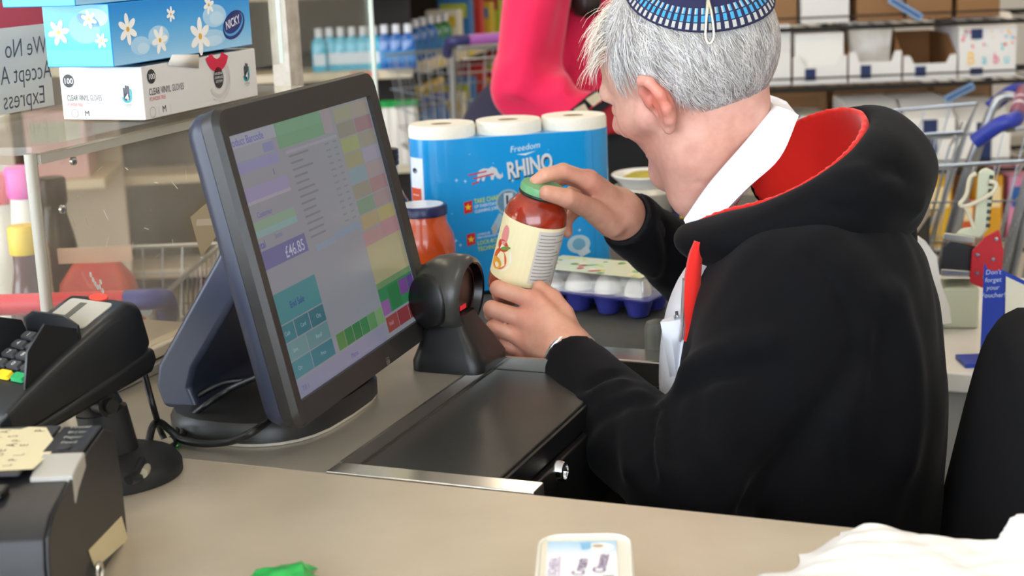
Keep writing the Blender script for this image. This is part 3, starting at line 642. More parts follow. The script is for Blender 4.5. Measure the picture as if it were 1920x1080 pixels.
crumple('green_wrapper', 'small green wrapper under the cables beside the terminal stand', 'wrapper', [atz(272, 862, z9), atz(318, 858, z9), atz(328, 832, z9), atz(282, 836, z9)], 12, .008, M_green, 3)
crumple('green_packet', 'bright green packet corner at the bottom edge of the counter', 'packet', [atz(430, 1140, z9), atz(600, 1120, z9), atz(578, 1060, z9), atz(478, 1082, z9)], 14, .010, M_green, 5, arch=.008)
M_bag = mat('white_film', 'f2f1ee', .38, noise=(8, 'e6e6e6', .3))
crumple('plastic_bag', 'flat white plastic carrier bag on the counter at the bottom right', 'bag', [atz(1380, 1120, z9), atz(2150, 1200, z9), atz(1990, 1032, z9), atz(1588, 994, z9)], 44, .022, M_bag, 11, .0008, .002)
crumple('plastic_bag', 'bunched white carrier bag with a frayed edge at the far right corner', 'bag', [atz(1862, 1042, z9), atz(2010, 1080, z9), atz(2050, 1010, z9), atz(1895, 1003, z9)], 26, .03, M_bag, 23, .0008, .016)

# ------------------------------------------------------------------ cream cheese tub
TZ = .94
A_, B_ = atz(1010, 1000, TZ), atz(1184, 997, TZ); dx = B_ - A_; wd = np.linalg.norm(dx); yw = math.atan2(dx[1], dx[0])
cen = (A_ + B_) / 2 + np.array([math.sin(yw), -math.cos(yw), 0]) * .050
tb = thing('cream_cheese_tub', 'clear lidded tub of cream cheese on the front counter', 'tub', (cen[0], cen[1], .9006), yw)
h2 = wd / 2
def tubr(s, z): return [(a * s, b_ * s, z) for a, b_ in rrect(-h2, -.050, h2, .050, .016, 5)]
MB().rings([tubr(.86, 0), tubr(.88, .002), tubr(.94, TZ - .9006 - .007)]).build('tub', mat('tub_plastic', 'e9e4d8', .35), tb)
MB().rings([tubr(.985, TZ - .9006 - .008), tubr(1.0, TZ - .9006 - .006), tubr(1.0, TZ - .9006 - .001), tubr(.97, TZ - .9006), tubr(.95, TZ - .9006), tubr(.93, TZ - .9006 - .002)]).build('lid', mat('lid_plastic', 'e0dbcd', .25, coat=.3), tb)
p = Print(); p.rect(-.026, -.034, .022, .038, 'f3f4f6', 0); p.grad(-.026, .016, .022, .038, 'dfe9f2', '9cc4e2', 1, 6); p.ell(.011, .026, .009, .008, 'f6f4ee', 2); p.ell(.009, .028, .004, .003, 'b9a692', 3)
p.poly([(-.002, .022), (.0045, .0235), (.004, .035), (-.0035, .034)], '78b4dc', 3)
p.text('SCHEFA', -.019, -.022, .0085, '8a6ca8', 3, rot=88); p.rect(-.0175, -.024, -.0168, .012, 'b090c0', 3)
p.text('Cream', -.0005, -.022, .0125, '5a2f74', 3, rot=84, bold=.012, sx=.82); p.text('Cheese', .0135, -.018, .0125, '5a2f74', 3, rot=84, bold=.012, sx=.82)
for i in range(10): p.rect(.012 + i * .0008, -.031, .0124 + i * .0008, -.022, '333333', 3)
p.build('lid_label', tb, plane_map((0, 0, TZ - .9006 - .0016), (1, 0, 0), (0, 1, 0)))

# ------------------------------------------------------------------ groceries on the belt
def lathe_obj(name, prof, m, parent, n=32, **k): return MB().lathe(prof, n, **k).build(name, m, parent, smooth=45)
M_sauce = mat('tomato_sauce', 'c8521c', .25, noise=(30, 'b03c12', .25), coat=.6)
c_ = at(797, 505, 2.12)
jr = thing('sauce_jar', 'orange sauce jar with a dark blue lid standing behind the scanner', 'jar', (c_[0], c_[1], BZ + .0005), 0)
lathe_obj('glass', [(0, 0), (.040, 0), (.044, .004), (.0445, .10), (.043, .118), (.034, .136), (.033, .146), (0, .146)], M_sauce, jr)
lathe_obj('lid', [(.0345, .1465), (.0355, .147), (.0355, .158), (.0335, .1605), (0, .1605)], mat('navy_lid', '1c2250', .3), jr)
lathe_obj('lid_top', [(.0, .1606), (.030, .1606), (.030, .1612), (0, .1612)], mat('white_lid', 'dfe4f0', .25), jr)
p = Print(); p.rect(-.012, .03, .012, .085, '14130f', 1, 4); p.rect(-.010, .035, .004, .075, 'd8d6d0', 2, 3)
for i in range(12): p.rect(-.009, .037 + i * .003, .003, .0382 + i * .003, '222222', 3, 2)
p.build('barcode_label', jr, cyl_map(.0447, math.radians(-104)))
c_ = at(736, 480, 2.2)
bt = thing('dark_bottle', 'dark glass bottle with a black cap half hidden behind the monitor', 'bottle', (c_[0], c_[1], BZ + .0005), 0)
lathe_obj('bottle', [(0, 0), (.032, 0), (.034, .004), (.034, .13), (.029, .15), (.017, .172), (.0145, .18), (.0145, .206), (0, .206)], mat('dark_glass', '15130f', .1, coat=.5), bt)
lathe_obj('cap', [(.0165, .2062), (.0172, .207), (.0172, .212), (.0162, .213), (.0172, .214), (.0172, .220), (.0162, .221), (.0172, .222), (.017, .2285), (.015, .2295), (0, .2295)], mat('black_cap', '0e0e10', .35), bt)
p = Print(); p.rect(-.014, .176, .012, .2045, 'c8d4e0', 1, 6); p.poly([(-.002, .178), (.004, .178), (.002, .202), (-.001, .202)], 'd04430', 2); p.build('neck_label', bt, cyl_map(.0147, math.radians(-70)))
p = Print(); p.rect(-.05, .03, .05, .14, '2a2622', 1, 16); p.rect(.03, .06, .05, .135, '2a74b8', 2, 4); p.build('label', bt, cyl_map(.0343, math.radians(-75)))

# kitchen roll pack
TPL = at(775, 262, 2.22); TPR = at(1153, 244, 2.28)
dx = TPR - TPL; tw = math.hypot(dx[0], dx[1]); yw = math.atan2(dx[1], dx[0]); TH = (TPL[2] + TPR[2]) / 2 - BZ
tp_ = thing('kitchen_roll_pack', 'blue wrapped pack of three white kitchen rolls on the belt', 'kitchen rolls', (TPL[0], TPL[1], BZ + .0005), yw)
rr_ = tw / 6
def packo(inset, n=9):
    out = []
    for k in range(3):
        for i in range(n):
            t = math.radians(210 + 120 * i / (n - 1)) if 0 < k < 2 else math.radians((150 if k == 0 else 210) + (180 if k != 1 else 0) * i / (n - 1))
            out.append((rr_ * (2 * k + 1) + (rr_ - inset) * math.cos(t), rr_ + (rr_ - inset) * math.sin(t)))
    for k in (2, 1, 0):
        for i in range(n):
            t = math.radians((30 if k else 30) + 120 * i / (n - 1)); out.append((rr_ * (2 * k + 1) + (rr_ - inset) * math.cos(t), rr_ + (rr_ - inset) * math.sin(t)))
    return out
def hull(n_in, inset):
    """stadium outline round the three rolls, slightly waisted"""
    out = []
    for i in range(16): x = rr_ + (tw - 2 * rr_) * i / 15; out.append((x, inset))
    for i in range(1, 12): t = math.radians(-90 + 180 * i / 12); out.append((tw - rr_ + (rr_ - inset) * math.cos(t), rr_ + (rr_ - inset) * math.sin(t)))
    for i in range(16): x = tw - rr_ - (tw - 2 * rr_) * i / 15; out.append((x, 2 * rr_ - inset))
    for i in range(1, 12): t = math.radians(90 + 180 * i / 12); out.append((rr_ + (rr_ - inset) * math.cos(t), rr_ + (rr_ - inset) * math.sin(t)))
    return out
MB().rings([[(a, b_, z) for a, b_ in hull(0, i_)] for i_, z in ((.012, 0), (.0, .006), (.0, TH - .001))]).build('printed_wrap', mat('blue_film', '1596dc', .25, coat=.3), tp_)
M_tissue = mat('white_tissue', 'efeadd', .9, bump=(160, .5))
for k in range(3):
    o = MB().lathe([(rr_ * .985, TH - .004), (rr_ * .985, TH + .012), (rr_ * .95, TH + .0175), (rr_ * .5, TH + .0185), (rr_ * .32, TH + .017), (rr_ * .30, TH + .002), (0, TH + .002)], 36, rr_ * (2 * k + 1), rr_, cap=False).build('kitchen_roll', M_tissue, tp_)
    MB().lathe([(rr_ * .30, TH + .003), (rr_ * .30, TH + .0165), (rr_ * .265, TH + .0165), (rr_ * .265, TH + .003)], 24, rr_ * (2 * k + 1), rr_, cap=False).build('card_core', mat('card_core', 'a8896a', .8), o)
p = Print(); s = TH / .21
p.text('Freedom', tw * .545, .189 * s, .0125, 'd8ecf8', 1, 'c', .006, .2, 6); p.poly([(tw * .50, .184 * s), (tw * .545, .182 * s), (tw * .60, .187 * s), (tw * .545, .1845 * s)], 'd8ecf8', 1)
p.text('RHINO', tw * .457, .150 * s, .034, '3f4650', 1, 'l', .07, .12, 9, w=tw * .235); p.text('RHINO', tw * .453, .1525 * s, .034, 'd6dbe0', 2, 'l', .06, .12, 9, w=tw * .235)
# charging rhino emblem: body, head with horn, legs, speed stripes
ex, ey, es = tw * .362, .160 * s, .0185
p.poly([(ex + es * a, ey + es * b_) for a, b_ in ((-.95, .05), (-.8, .38), (-.45, .52), (-.05, .48), (.25, .62), (.6, .45), (.72, .1), (.95, -.1), (1.05, .12), (1.12, -.22), (.85, -.42), (.62, -.32), (.45, -.05), (.3, -.45), (.12, -.42), (.1, -.1), (-.3, -.12), (-.45, -.5), (-.62, -.45), (-.6, -.1), (-.9, -.5), (-1.0, -.42))], 'cdd3d8', 2)
for x0, y0, x1, y1 in ((-1.7, .12, -.2, .34), (-1.3, -.18, .35, .1), (-1.45, -.62, -.85, -.46)): p.poly([(ex + es * x0, ey + es * y0), (ex + es * x1, ey + es * y1), (ex + es * x1, ey + es * (y1 - .12)), (ex + es * x0, ey + es * (y0 - .12))], 'c42a3a', 3)
for bx, by, rows in ((tw * .23, .119 * s, (('TAKE CHARGE', 'c8dc28', .0095, .03, .046), ('OF EVERYDAY', 'e8f0f4', .0065, .01, .034), ('CLEANING JOBS', 'e8f0f4', .0065, .01, .036))), (tw * .237, .076 * s, (('UNIQUE', 'e8f0f4', .0045, 0, .02), ('PERFORMANCE WITH A', 'e8f0f4', .0045, 0, .044), ('LOCK-SORB', 'c8dc28', .0085, .03, .038), ('TECHNOLOGY', 'c8dc28', .0085, .03, .050)))):
    p.poly([(bx, by - .010), (bx + .0125, by - .0075), (bx + .0125, by + .010), (bx, by + .0075)], 'c8262c', 1)
    p.poly([(bx + .00625 + r * math.cos(math.radians(90 + 36 * i)), by + r * math.sin(math.radians(90 + 36 * i))) for i, r in enumerate([.0055, .0023] * 5)], 'f2cf2a', 2)
    y = by + .0045
    for ri, (t_, c__, sz, bo, w_) in enumerate(rows): p.text(t_, bx + .0155, y, sz, c__, 1, 'l', bo, .1, 6, w=w_); y -= (rows[ri + 1][2] if ri + 1 < len(rows) else 0) * 1.08
p.ell(tw * .452, 0.122 * s, .019, .019, '9ab6c6', 1); p.ell(tw * .452, 0.122 * s, .0165, .0165, '5f88a4', 2); p.rect(tw * .43, 0.114 * s, tw * .475, 0.134 * s, 'c6d2d8', 3); p.rect(tw * .44, 0.119 * s, tw * .452, 0.131 * s, '3c4852', 4)
p.poly([(tw * .36, 0.089 * s), (tw * .405, 0.109 * s), (tw * .43, 0.102 * s), (tw * .38, 0.079 * s)], '9cc0d2', 3); p.poly([(tw * .36, 0.089 * s), (tw * .385, 0.096 * s), (tw * .395, 0.087 * s), (tw * .37, 0.078 * s)], 'a8aeb4', 4)
p.ell(tw * .80, 0.058 * s, .018, .014, 'b4ced8', 1); p.ell(tw * .80, 0.058 * s, .010, .009, '6fa6c4', 2); p.poly([(tw * .81, 0.040 * s), (tw * .86, 0.046 * s), (tw * .84, 0.056 * s), (tw * .79, 0.046 * s)], 'c8d8de', 3)
for i in range(26):
    rr = random.Random(i * 7); x = rr.uniform(.12, .86) * tw; y = rr.uniform(.05, .2) * s; r = rr.choice([.0012, .0012, .0032])
    p.poly([(x + q_ * math.cos(math.radians(45 * k)), y + q_ * math.sin(math.radians(45 * k))) for k, q_ in enumerate([r, r * .3] * 4)], 'bfe4f6', 1)
for a, b_ in ((.515, .104), (.54, .112), (.55, .098)): p.ell(tw * a, b_ * s, .003, .003, '1d4a6a', 1, n=8)
p.rect(tw * .885, .0, tw * .995, TH - .003, '0f78c0', 0)
p.build('front_print', tp_, lambda a, b_, h: (a, -h - .0002 + (0 if rr_ <= a <= tw - rr_ else rr_ - math.sqrt(max(0, rr_ ** 2 - (min(abs(a - rr_), abs(a - tw + rr_))) ** 2))), b_), mat_print('printed_film', .25, coat=.3))
p = Print(); p.rect(.002, .10 * s, .034, .185 * s, 'e8eef4', 1, 6); p.rect(.002, .10 * s, .029, .145 * s, 'e0502c', 2, 6); p.ell(.016, .168 * s, .006, .004, '1d3a5c', 2)
for i in range(4): p.rect(.008, (.108 + i * .009) * s, .024, (.1095 + i * .009) * s, 'f6c8b8', 3, 4)
p.build('side_print', tp_, lambda a, b_, h: (rr_ + (rr_ + h) * math.cos(math.radians(185) + a / rr_), rr_ + (rr_ + h) * math.sin(math.radians(185) + a / rr_), b_), mat_print('printed_film'))

# egg carton
ez = BZ + .030
eA, eB, eC = atz(1040, 548, ez), atz(1213, 567, ez), atz(1255, 540, ez)
ex_ = (eB - eA) / np.linalg.norm(eB - eA); eyaw = math.atan2(ex_[1], ex_[0]); e57 = np.linalg.norm(atz(1195, 560, ez) - atz(1138, 554, ez)); ED = np.linalg.norm(eC - eB)
NE = 4; EL = e57 * NE + .012; ED = e57 * 2 + .012
eg = thing('egg_carton', 'clear topped blue egg carton on the belt behind the hands', 'egg carton', (eB[0], eB[1], BZ + .0005), eyaw)
def er(s, z, g=0): return [(a, b_, z) for a, b_ in rrect(-EL + s, s, -s, ED - s, .008, 4)]
tray = MB()
for i in range(NE):
    for j in range(2):
        cx_, cy_ = -EL + .006 + e57 * (i + .5), .006 + e57 * (j + .5)
        tray.lathe([(e57 * .22, 0), (e57 * .30, .002), (e57 * .47, .0275)], 14, cx_, cy_)
tray.rings([er(.004, .0268), er(0, .0275), er(-.002, .0305), er(.004, .031)]); tray.build('tray', mat('blue_tray', '3d42a4', .3, coat=.4), eg)
M_egg = mat('egg_shell', 'f4efe8', .5)
ep = [(.0001, 0)] + [(e57 * .40 * math.sin(t) * (1 + .10 * math.cos(t)), e57 * .52 * (1 - math.cos(t))) for t in [math.pi * i / 12 for i in range(1, 12)]] + [(.0001, e57 * 1.04)]
MB().rings([er(.002, .0315), er(.003, .034), er(.006, .056), er(.012, .060)], cap=False).build('clear_lid', mat_clear('egg_lid', 'fbfbfb', 'f4f2ee', .10, 20, .08, .12), eg)
p = Print(); p.rect(-EL + .012, .006, -.012, ED - .012, 'dfe3c4', 0)
for i in range(22):
    rr = random.Random(i + 40); x = rr.uniform(-EL + .02, -.02); y = rr.uniform(.01, ED - .02); p.ell(x, y, rr.uniform(.004, .012), rr.uniform(.003, .006), rr.choice(['e8dc5a', '8cc06a', 'cfe08a', 'f2ecd0', 'c83c3c', '6fae5c']), 1 + i % 3, rr.uniform(0, 180), 12)
p.build('paper_insert', eg, plane_map((0, 0, .0605), (1, 0, 0), (0, 1, 0)))
e0 = None
for i in range(NE):
    for j in range(2):
        wp = Matrix.Translation((eB[0], eB[1], BZ + .0005)) @ Matrix.Rotation(eyaw, 4, 'Z') @ Vector((-EL + .006 + e57 * (i + .5), .006 + e57 * (j + .5), .0095))
        if e0 is None: e0 = lathe_obj('egg', ep, M_egg, None, 20); o = e0
        else: o = e0.copy(); COL.objects.link(o)
        o.location = wp; tag(o, ORD[NE - 1 - i] + ' white egg from the right in the ' + ('front' if j == 0 else 'back') + ' row of the egg carton', 'egg', 'white eggs in the carton')

# salsa jar in the man's hands
JC = at(993, 452, 1.75); JA = Vector((.26, -.14, .955)).normalized(); JR = .0365
jx = JA.cross(Vector((0, 1, 0))).normalized()
JM = Matrix.Translation(tuple(JC)) @ Matrix((( *jx, 0), (*JA.cross(jx), 0), (*JA, 0), (0, 0, 0, 1))).transposed()
sj = thing('salsa_jar', 'red sauce jar with a cream label held in both hands of the cashier', 'jar', (0, 0, 0))
sj.matrix_world = JM
lathe_obj('glass', [(0, -.068), (.030, -.068), (.035, -.063), (JR, -.056), (JR, .030), (.034, .042), (.026, .053), (.0225, .057), (.0225, .066), (0, .066)], mat('salsa_red', 'a8341a', .18, noise=(60, '7e1e0e', .25), coat=.7), sj)
lathe_obj('lid', [(.0235, .0585), (.0255, .0595), (.0258, .066), (.0245, .0695), (0, .0700)], mat('green_lid', '6fae7c', .35), sj)
lathe_obj('lid_rim', [(.0258, .0575), (.0263, .0582), (.0263, .0605), (.0256, .0612)], mat('dark_rim', '2a3a30', .35, .5), sj)
p = Print(); c0 = 2 * math.pi * JR
p.rect(0, -.044, c0, .030, 'efe3b6', 0, 40); p.rect(c0 * .53, -.038, c0 * .72, .026, 'cfcabf', 1, 10)
for i in range(14): p.rect(c0 * .54, .021 - i * .0042, c0 * (.62 + .09 * random.Random(i).random()), .0222 - i * .0042, '8f8c86', 2, 6)
p.ell(c0 * .36, -.018, .015, .016, 'f6f0e4', 1); p.ell(c0 * .345, -.022, .013, .012, 'd8582a', 2); p.ell(c0 * .35, -.005, .010, .007, 'c83a22', 3); p.ell(c0 * .375, -.006, .008, .002, '5a9a3c', 4, 25); p.ell(c0 * .35, .008, .006, .012, 'e08a8a', 3)
p.ell(c0 * .33, -.028, .010, .007, 'e8a02a', 3)
p.build('label', sj, cyl_map(JR + .0002, math.radians(90) - c0 * .50 / JR), mat_print('label_paper', .45))
# ------------------------------------------------------------------ people
def skin_mat():
    m = mat('skin', 'd9a58c', .48, bump=(260, .12), sss=.12); nt = m.node_tree; b = nt.nodes['Principled BSDF']
    a = nt.nodes.new('ShaderNodeAttribute'); a.attribute_name = 'print'; mx = nt.nodes.new('ShaderNodeMixRGB'); mx.blend_type = 'MULTIPLY'; n = nt.nodes.new('ShaderNodeTexNoise'); n.inputs['Scale'].default_value = 55; n.inputs['Detail'].default_value = 7
    rp_ = nt.nodes.new('ShaderNodeValToRGB'); rp_.color_ramp.elements[0].position = .35; rp_.color_ramp.elements[1].position = .65; rp_.color_ramp.elements[0].color = (.80, .66, .62, 1); rp_.color_ramp.elements[1].color = (1.05, 1.02, 1.0, 1)
    tc = nt.nodes.new('ShaderNodeTexCoord'); nt.links.new(tc.outputs['Object'], n.inputs['Vector']); nt.links.new(n.outputs[0], rp_.inputs[0]); mx.inputs[0].default_value = .55
    nt.links.new(a.outputs[0], mx.inputs[1]); nt.links.new(rp_.outputs[0], mx.inputs[2]); nt.links.new(mx.outputs[0], b.inputs['Base Color']); return m
M_skin = skin_mat()
M_eye = mat('eye_white', 'e8e2dc', .15)
def hit(px, py, fn, lo=1.0, hi=2.4):
    r = ray(px, py); r = r / np.linalg.norm(r); t = lo
    for _ in range(120):
        d = float(fn((CP + r * t).astype(np.float32)[None])[0]); t += max(d * .7, .0004)
        if d < .0005 or t > hi: break
    return CP + r * t
def blend(V, base, spots):
    c = np.tile(np.array([*lin(base), 1.0]), (len(V), 1))
    for p, r, col, k in spots:
        w = k * np.exp(-(((V - np.array(p)) ** 2).sum(1)) / r ** 2); c[:, :3] = c[:, :3] * (1 - w[:, None]) + np.array(lin(col)) * w[:, None]
    return c

# ---- man: head pose (f forward, l left, z up; origin between the ears)
def rotm(yaw, pitch, roll):
    y, p_, r_ = [math.radians(a) for a in (yaw, pitch, roll)]
    f = np.array([math.cos(y) * math.cos(p_), math.sin(y) * math.cos(p_), -math.sin(p_)]); l = np.array([-math.sin(y), math.cos(y), 0]); z = np.cross(f, l)
    l2 = l * math.cos(r_) + z * math.sin(r_); return np.array([f, l2, np.cross(f, l2)]).T
RH = rotm(136, 15.5, -14); HO = np.array([.213, 1.72, 1.184])
def HW(p): return RH @ np.array(p) + HO
NB = at(1330, 348, 1.72)                                        # base of the neck
nbl = RH.T @ (NB - HO)
def cranium(P): return ell3(P, (-.008, 0, .042), (.101, .078, .086))
def head_sdf(P):
    A = np.abs(P[..., 1]); Q = P.copy(); Q[..., 1] = A
    d = cranium(P)
    d = smin(d, ell3(P, (.030, 0, .030), (.070, .065, .074)), .02)
    d = smin(d, ell3(P, (.042, 0, -.026), (.054, .056, .060)), .025)
    d = smin(d, cap(Q, (.004, .046, -.045), (.012, .046, -.063), .020, .020), .03)
    d = smin(d, cap(Q, (.008, .046, -.063), (.072, .012, -.088), .021, .020), .025)
    d = smin(d, ell3(P, (.076, 0, -.087), (.024, .026, .020)), .018)
    d = smin(d, cap(Q, (.060, .050, -.012), (.030, .066, -.008), .018, .014), .02)       # cheek bone
    d = smin(d, cap(Q, (.088, .040, .024), (.097, .0, .026), .011, .011), .014)          # brow
    d = smax(d, -ell3(Q, (.101, .034, .002), (.016, .019, .012)), .012)                  # eye socket
    d = smin(d, ell3(Q, (.083, .032, .002), (.0135, .0145, .0125)), .003)                # closed lid over the eye
    d = smin(d, cap(P, (.096, 0, .016), (.121, 0, -.022), .008, .0125), .010)            # nose
    d = smin(d, ell3(Q, (.106, .012, -.028), (.011, .008, .009)), .006)
    d = smin(d, cap(Q, (.099, .0, -.050), (.088, .020, -.054), .007, .003), .007)        # lips
    d = smin(d, cap(Q, (.097, .0, -.061), (.088, .017, -.059), .007, .003), .007)
    d = d + ridge(Q, [(.100, 0, -.0555), (.090, .021, -.0565)], .0035, .003)
    d = smin(d, cap(P, (-.020, 0, -.040), nbl, .052, .038), .03)                         # neck
    d = smin(d, cap(P, (-.006, .034, -.05), nbl + np.array([.01, .02, 0]), .024, .026), .02)
    # ears
    q = (Q - np.array((-.007, .080, .004), np.float32)) * 1.08
    ca, sa = math.cos(.26), math.sin(.26); x = q[..., 0] * ca - q[..., 1] * sa * -1; y = q[..., 0] * -sa * 1.0 + q[..., 1] * ca
    E = np.stack([q[..., 0] * ca - q[..., 1] * sa, q[..., 0] * sa + q[..., 1] * ca, q[..., 2]], -1)
    ear = ell3(E, (0, -.002, .0), (.0185, .0105, .031))
    ear = smax(ear, -ell3(E, (.008, .0085, -.007), (.0058, .0085, .0085)), .003)
    ear = smax(ear, -ell3(E, (.006, .0085, .015), (.0055, .0065, .0085)), .003)
    hx = [(.013, .004, .004), (.013, .006, .020), (.003, .009, .0325), (-.010, .010, .029), (-.0185, .009, .012), (-.0175, .007, -.006), (-.010, .004, -.020), (-.001, .002, -.031), (.007, -.001, -.026)]
    for a, b_ in zip(hx[:-1], hx[1:]): ear = smin(ear, cap(E, a, b_, .0062, .0062), .004)
    ear = smin(ear, cap(E, (.012, -.006, -.008), (.014, .0, -.001), .006, .005), .006)
    d = smin(d, ear, .006)
    for pts, a, w in (([(.093, .052, .001), (.083, .060, .006)], .0010, .002), ([(.092, .053, -.003), (.080, .061, -.006)], .0010, .002), ([(.09, .03, .05), (.097, .0, .052)], .0008, .003), ([(.10, .016, -.030), (.092, .030, -.056)], .0022, .004), ([(.03, .058, -.085), (.0, .062, -.095)], .0015, .004)):
        d = d + ridge(Q, pts, a, w)
    return d
Vh, Fh = nets(lambda P: head_sdf(P), (-.17, -.15, -.28), (.15, .13, .15), .0026)
Vh = Vh @ RH.T + HO
SK = 'd2a596'
def skin_head(V):
    L_ = (V - HO) @ RH
    c = blend(V, SK, [(HW((-.012, .088, .01)), .028, 'cf6450', .85), (HW((.06, .055, -.03)), .04, 'd28a78', .55), (HW((.118, 0, -.025)), .02, 'cc7f6e', .5), (HW((.02, .055, -.085)), .045, 'c99384', .5), (HW((-.05, .05, -.07)), .05, 'd69880', .5), (HW((.09, .03, .06)), .05, 'e2b79f', .5)])
    return c

# ---- man: hands
def chain(P, pts, rs):
    d = None
    for (a, b_), (ra, rb) in zip(zip(pts[:-1], pts[1:]), zip(rs[:-1], rs[1:])):
        e = cap(P, a, b_, ra, rb); d = e if d is None else smin(d, e, .002)
    return d
def hand_fn(wrist, arm, mcps, fingers, thumb, rk=.0092):
    def fn(P):
        palm = None
        for i, m_ in enumerate(mcps):
            w = wrist + (m_ - np.mean(mcps, 0)) * .45
            e = cap(P, w, m_, .0175, .0125); palm = e if palm is None else smin(palm, e, .012)
        palm = smin(palm, cap(P, arm, wrist, .030, .0275), .02)
        d = palm; fs = None
        for i, (m_, f_) in enumerate(zip(mcps, fingers)):
            r0 = rk * (1, 1.02, .96, .84)[i]
            e = chain(P, [m_] + f_, [r0 * 1.12, r0 * 1.02, r0 * .92, r0 * .78])
            fs = e if fs is None else np.minimum(fs, e)
        e = chain(P, thumb, [.0165, .0125, .0108, .0090][:len(thumb)])
        d = smin(d, fs, .006); d = smin(d, e, .008)
        return d
    return fn
LWR = at(1066, 668, 1.655); LARM = np.zeros(3)
Lm = [at(1003, 565, 1.692), at(990, 600, 1.684), at(984, 634, 1.684), at(990, 664, 1.692)]
Lf = [[at(934, 541, 1.700), at(936, 552, 1.738), at(960, 562, 1.765)], [at(922, 579, 1.692), at(922, 588, 1.732), at(948, 592, 1.760)], [at(926, 614, 1.690), at(930, 620, 1.728), at(956, 618, 1.752)], [at(945, 647, 1.692), at(946, 650, 1.724), at(970, 645, 1.742)]]
Lt = [at(1070, 640, 1.668), at(1056, 590, 1.690), at(1036, 560, 1.703), at(1012, 540, 1.709)]
LARM = at(1078, 685, 1.645) * .5 + at(1190, 822, 1.50) * .5
lh = hand_fn(LWR, LARM, Lm, Lf, Lt)
RWR = at(1160, 400, 1.825); RARM = np.zeros(3)
Rm_ = [at(1104, 338, 1.772), at(1108, 344, 1.795), at(1110, 362, 1.812), at(1110, 386, 1.822)]
Rf = [[at(1056, 321, 1.757), at(1022, 329, 1.747), at(1004, 340, 1.744)], [at(1060, 330, 1.790), at(1030, 345, 1.788), at(1018, 365, 1.785)], [at(1074, 362, 1.815), at(1052, 385, 1.805), at(1050, 410, 1.795)], [at(1078, 395, 1.825), at(1062, 415, 1.812), at(1064, 437, 1.802)]]
Rt = [at(1146, 420, 1.800), at(1104, 390, 1.760), at(1062, 371, 1.716), at(1026, 362, 1.706)]
RARM = at(1178, 414, 1.835) * .65 + at(1345, 545, 1.98) * .35
rh = hand_fn(RWR, RARM, Rm_, Rf, Rt)
def bbox(pts, pad): pts = np.array(pts); return pts.min(0) - pad, pts.max(0) + pad
Vl, Fl = nets(lh, *bbox([LWR, LARM, *Lm, *sum(Lf, []), *Lt], .036), .0019)
Vr, Fr = nets(rh, *bbox([RWR, RARM, *Rm_, *sum(Rf, []), *Rt], .036), .0019)
def skin_hand(V):
    sp = [(m_, .016, 'cc7d6c', .6) for m_ in Lm + Rm_] + [(f_[0], .010, 'd08876', .5) for f_ in Lf + Rf] + [(f_[-1], .010, 'd89a88', .5) for f_ in Lf + Rf]
    return blend(V, 'd09c84', sp)

# ---- man: hoodie volume
SHL = at(1500, 562, 1.525); SHR = SHL + VV * .345 + np.array([0, 0, -.005]); ELL = at(1300, 905, 1.42); WRL = at(1078, 685, 1.645)
ELR = at(1345, 545, 1.98); WRR = at(1178, 414, 1.835)
RB = np.array([UU, VV, [0, 0, 1]]).T; FML = at(1190, 822, 1.50)
CH = at(1522, 690, 1.61); LO = at(1530, 935, 1.56); UB = at(1535, 535, 1.64); HIP = at(1530, 1120, 1.55)
nk0, nk1 = HW((-.03, 0, -.03)), at(1374, 405, 1.715)
def torso(P, g=0):
    d = ell3(P, CH, (.132 + g, .195 + g, .165 + g), RB)
    d = smin(d, ell3(P, LO, (.122 + g, .185 + g, .20 + g), RB), .08)
    d = smin(d, ell3(P, HIP, (.135 + g, .19 + g, .14 + g), RB), .06)
    d = smin(d, ell3(P, UB, (.105 + g, .175 + g, .095 + g), RB), .06)
    return d
def arms(P, g=0):
    d = cap(P, SHL, ELL, .076 + g, .060 + g)
    d = smin(d, cap(P, ELL, FML, .060 + g, .052 + g), .02); d = smin(d, cap(P, FML, WRL, .052 + g, .037 + g), .012)
    e = cap(P, SHR, ELR, .074 + g, .056 + g)
    e = smin(e, cap(P, ELR, WRR, .054 + g, .037 + g), .02)
    return d, e
FOLD = []
def hoodie0(P):
    a, b_ = arms(P); d = smin(torso(P), a, .022); d = smin(d, b_, .03)
    return d
def px_fold(pts, amp, w):
    FOLD.append(([hit(x, y, hoodie0) for x, y in pts], amp, w))
# sleeve and body creases (ridge > 0 pulls a valley, < 0 raises a fold)
px_fold([(1608, 660), (1590, 705), (1535, 790), (1470, 870), (1400, 945)], .012, .012)
px_fold([(1520, 480), (1570, 540), (1600, 620)], .004, .006)
px_fold([(1650, 560), (1610, 680), (1560, 780)], -.006, .016)
px_fold([(1230, 775), (1215, 830), (1220, 890)], .009, .009)
px_fold([(1265, 745), (1255, 800), (1262, 860)], .008, .008)
px_fold([(1240, 765), (1238, 830), (1245, 880)], -.008, .010)
px_fold([(1195, 745), (1180, 810), (1180, 880)], -.006, .012)
px_fold([(1290, 690), (1360, 660), (1440, 640)], -.007, .014)
px_fold([(1285, 730), (1350, 700), (1420, 690)], .007, .012)
px_fold([(1300, 760), (1300, 850), (1330, 930)], .006, .012)
px_fold([(1350, 740), (1345, 840), (1380, 930)], -.005, .016)
px_fold([(1110, 725), (1150, 700)], .005, .008)
px_fold([(1075, 770), (1120, 735), (1165, 720)], -.005, .010)
px_fold([(1095, 815), (1140, 770), (1190, 760)], .005, .010)
px_fold([(1680, 560), (1715, 700), (1700, 860)], -.006, .02)
px_fold([(1640, 600), (1660, 740), (1640, 880)], .006, .02)
px_fold([(1560, 800), (1580, 900), (1610, 985)], .003, .005)
px_fold([(1210, 410), (1230, 470), (1225, 515)], -.004, .008)
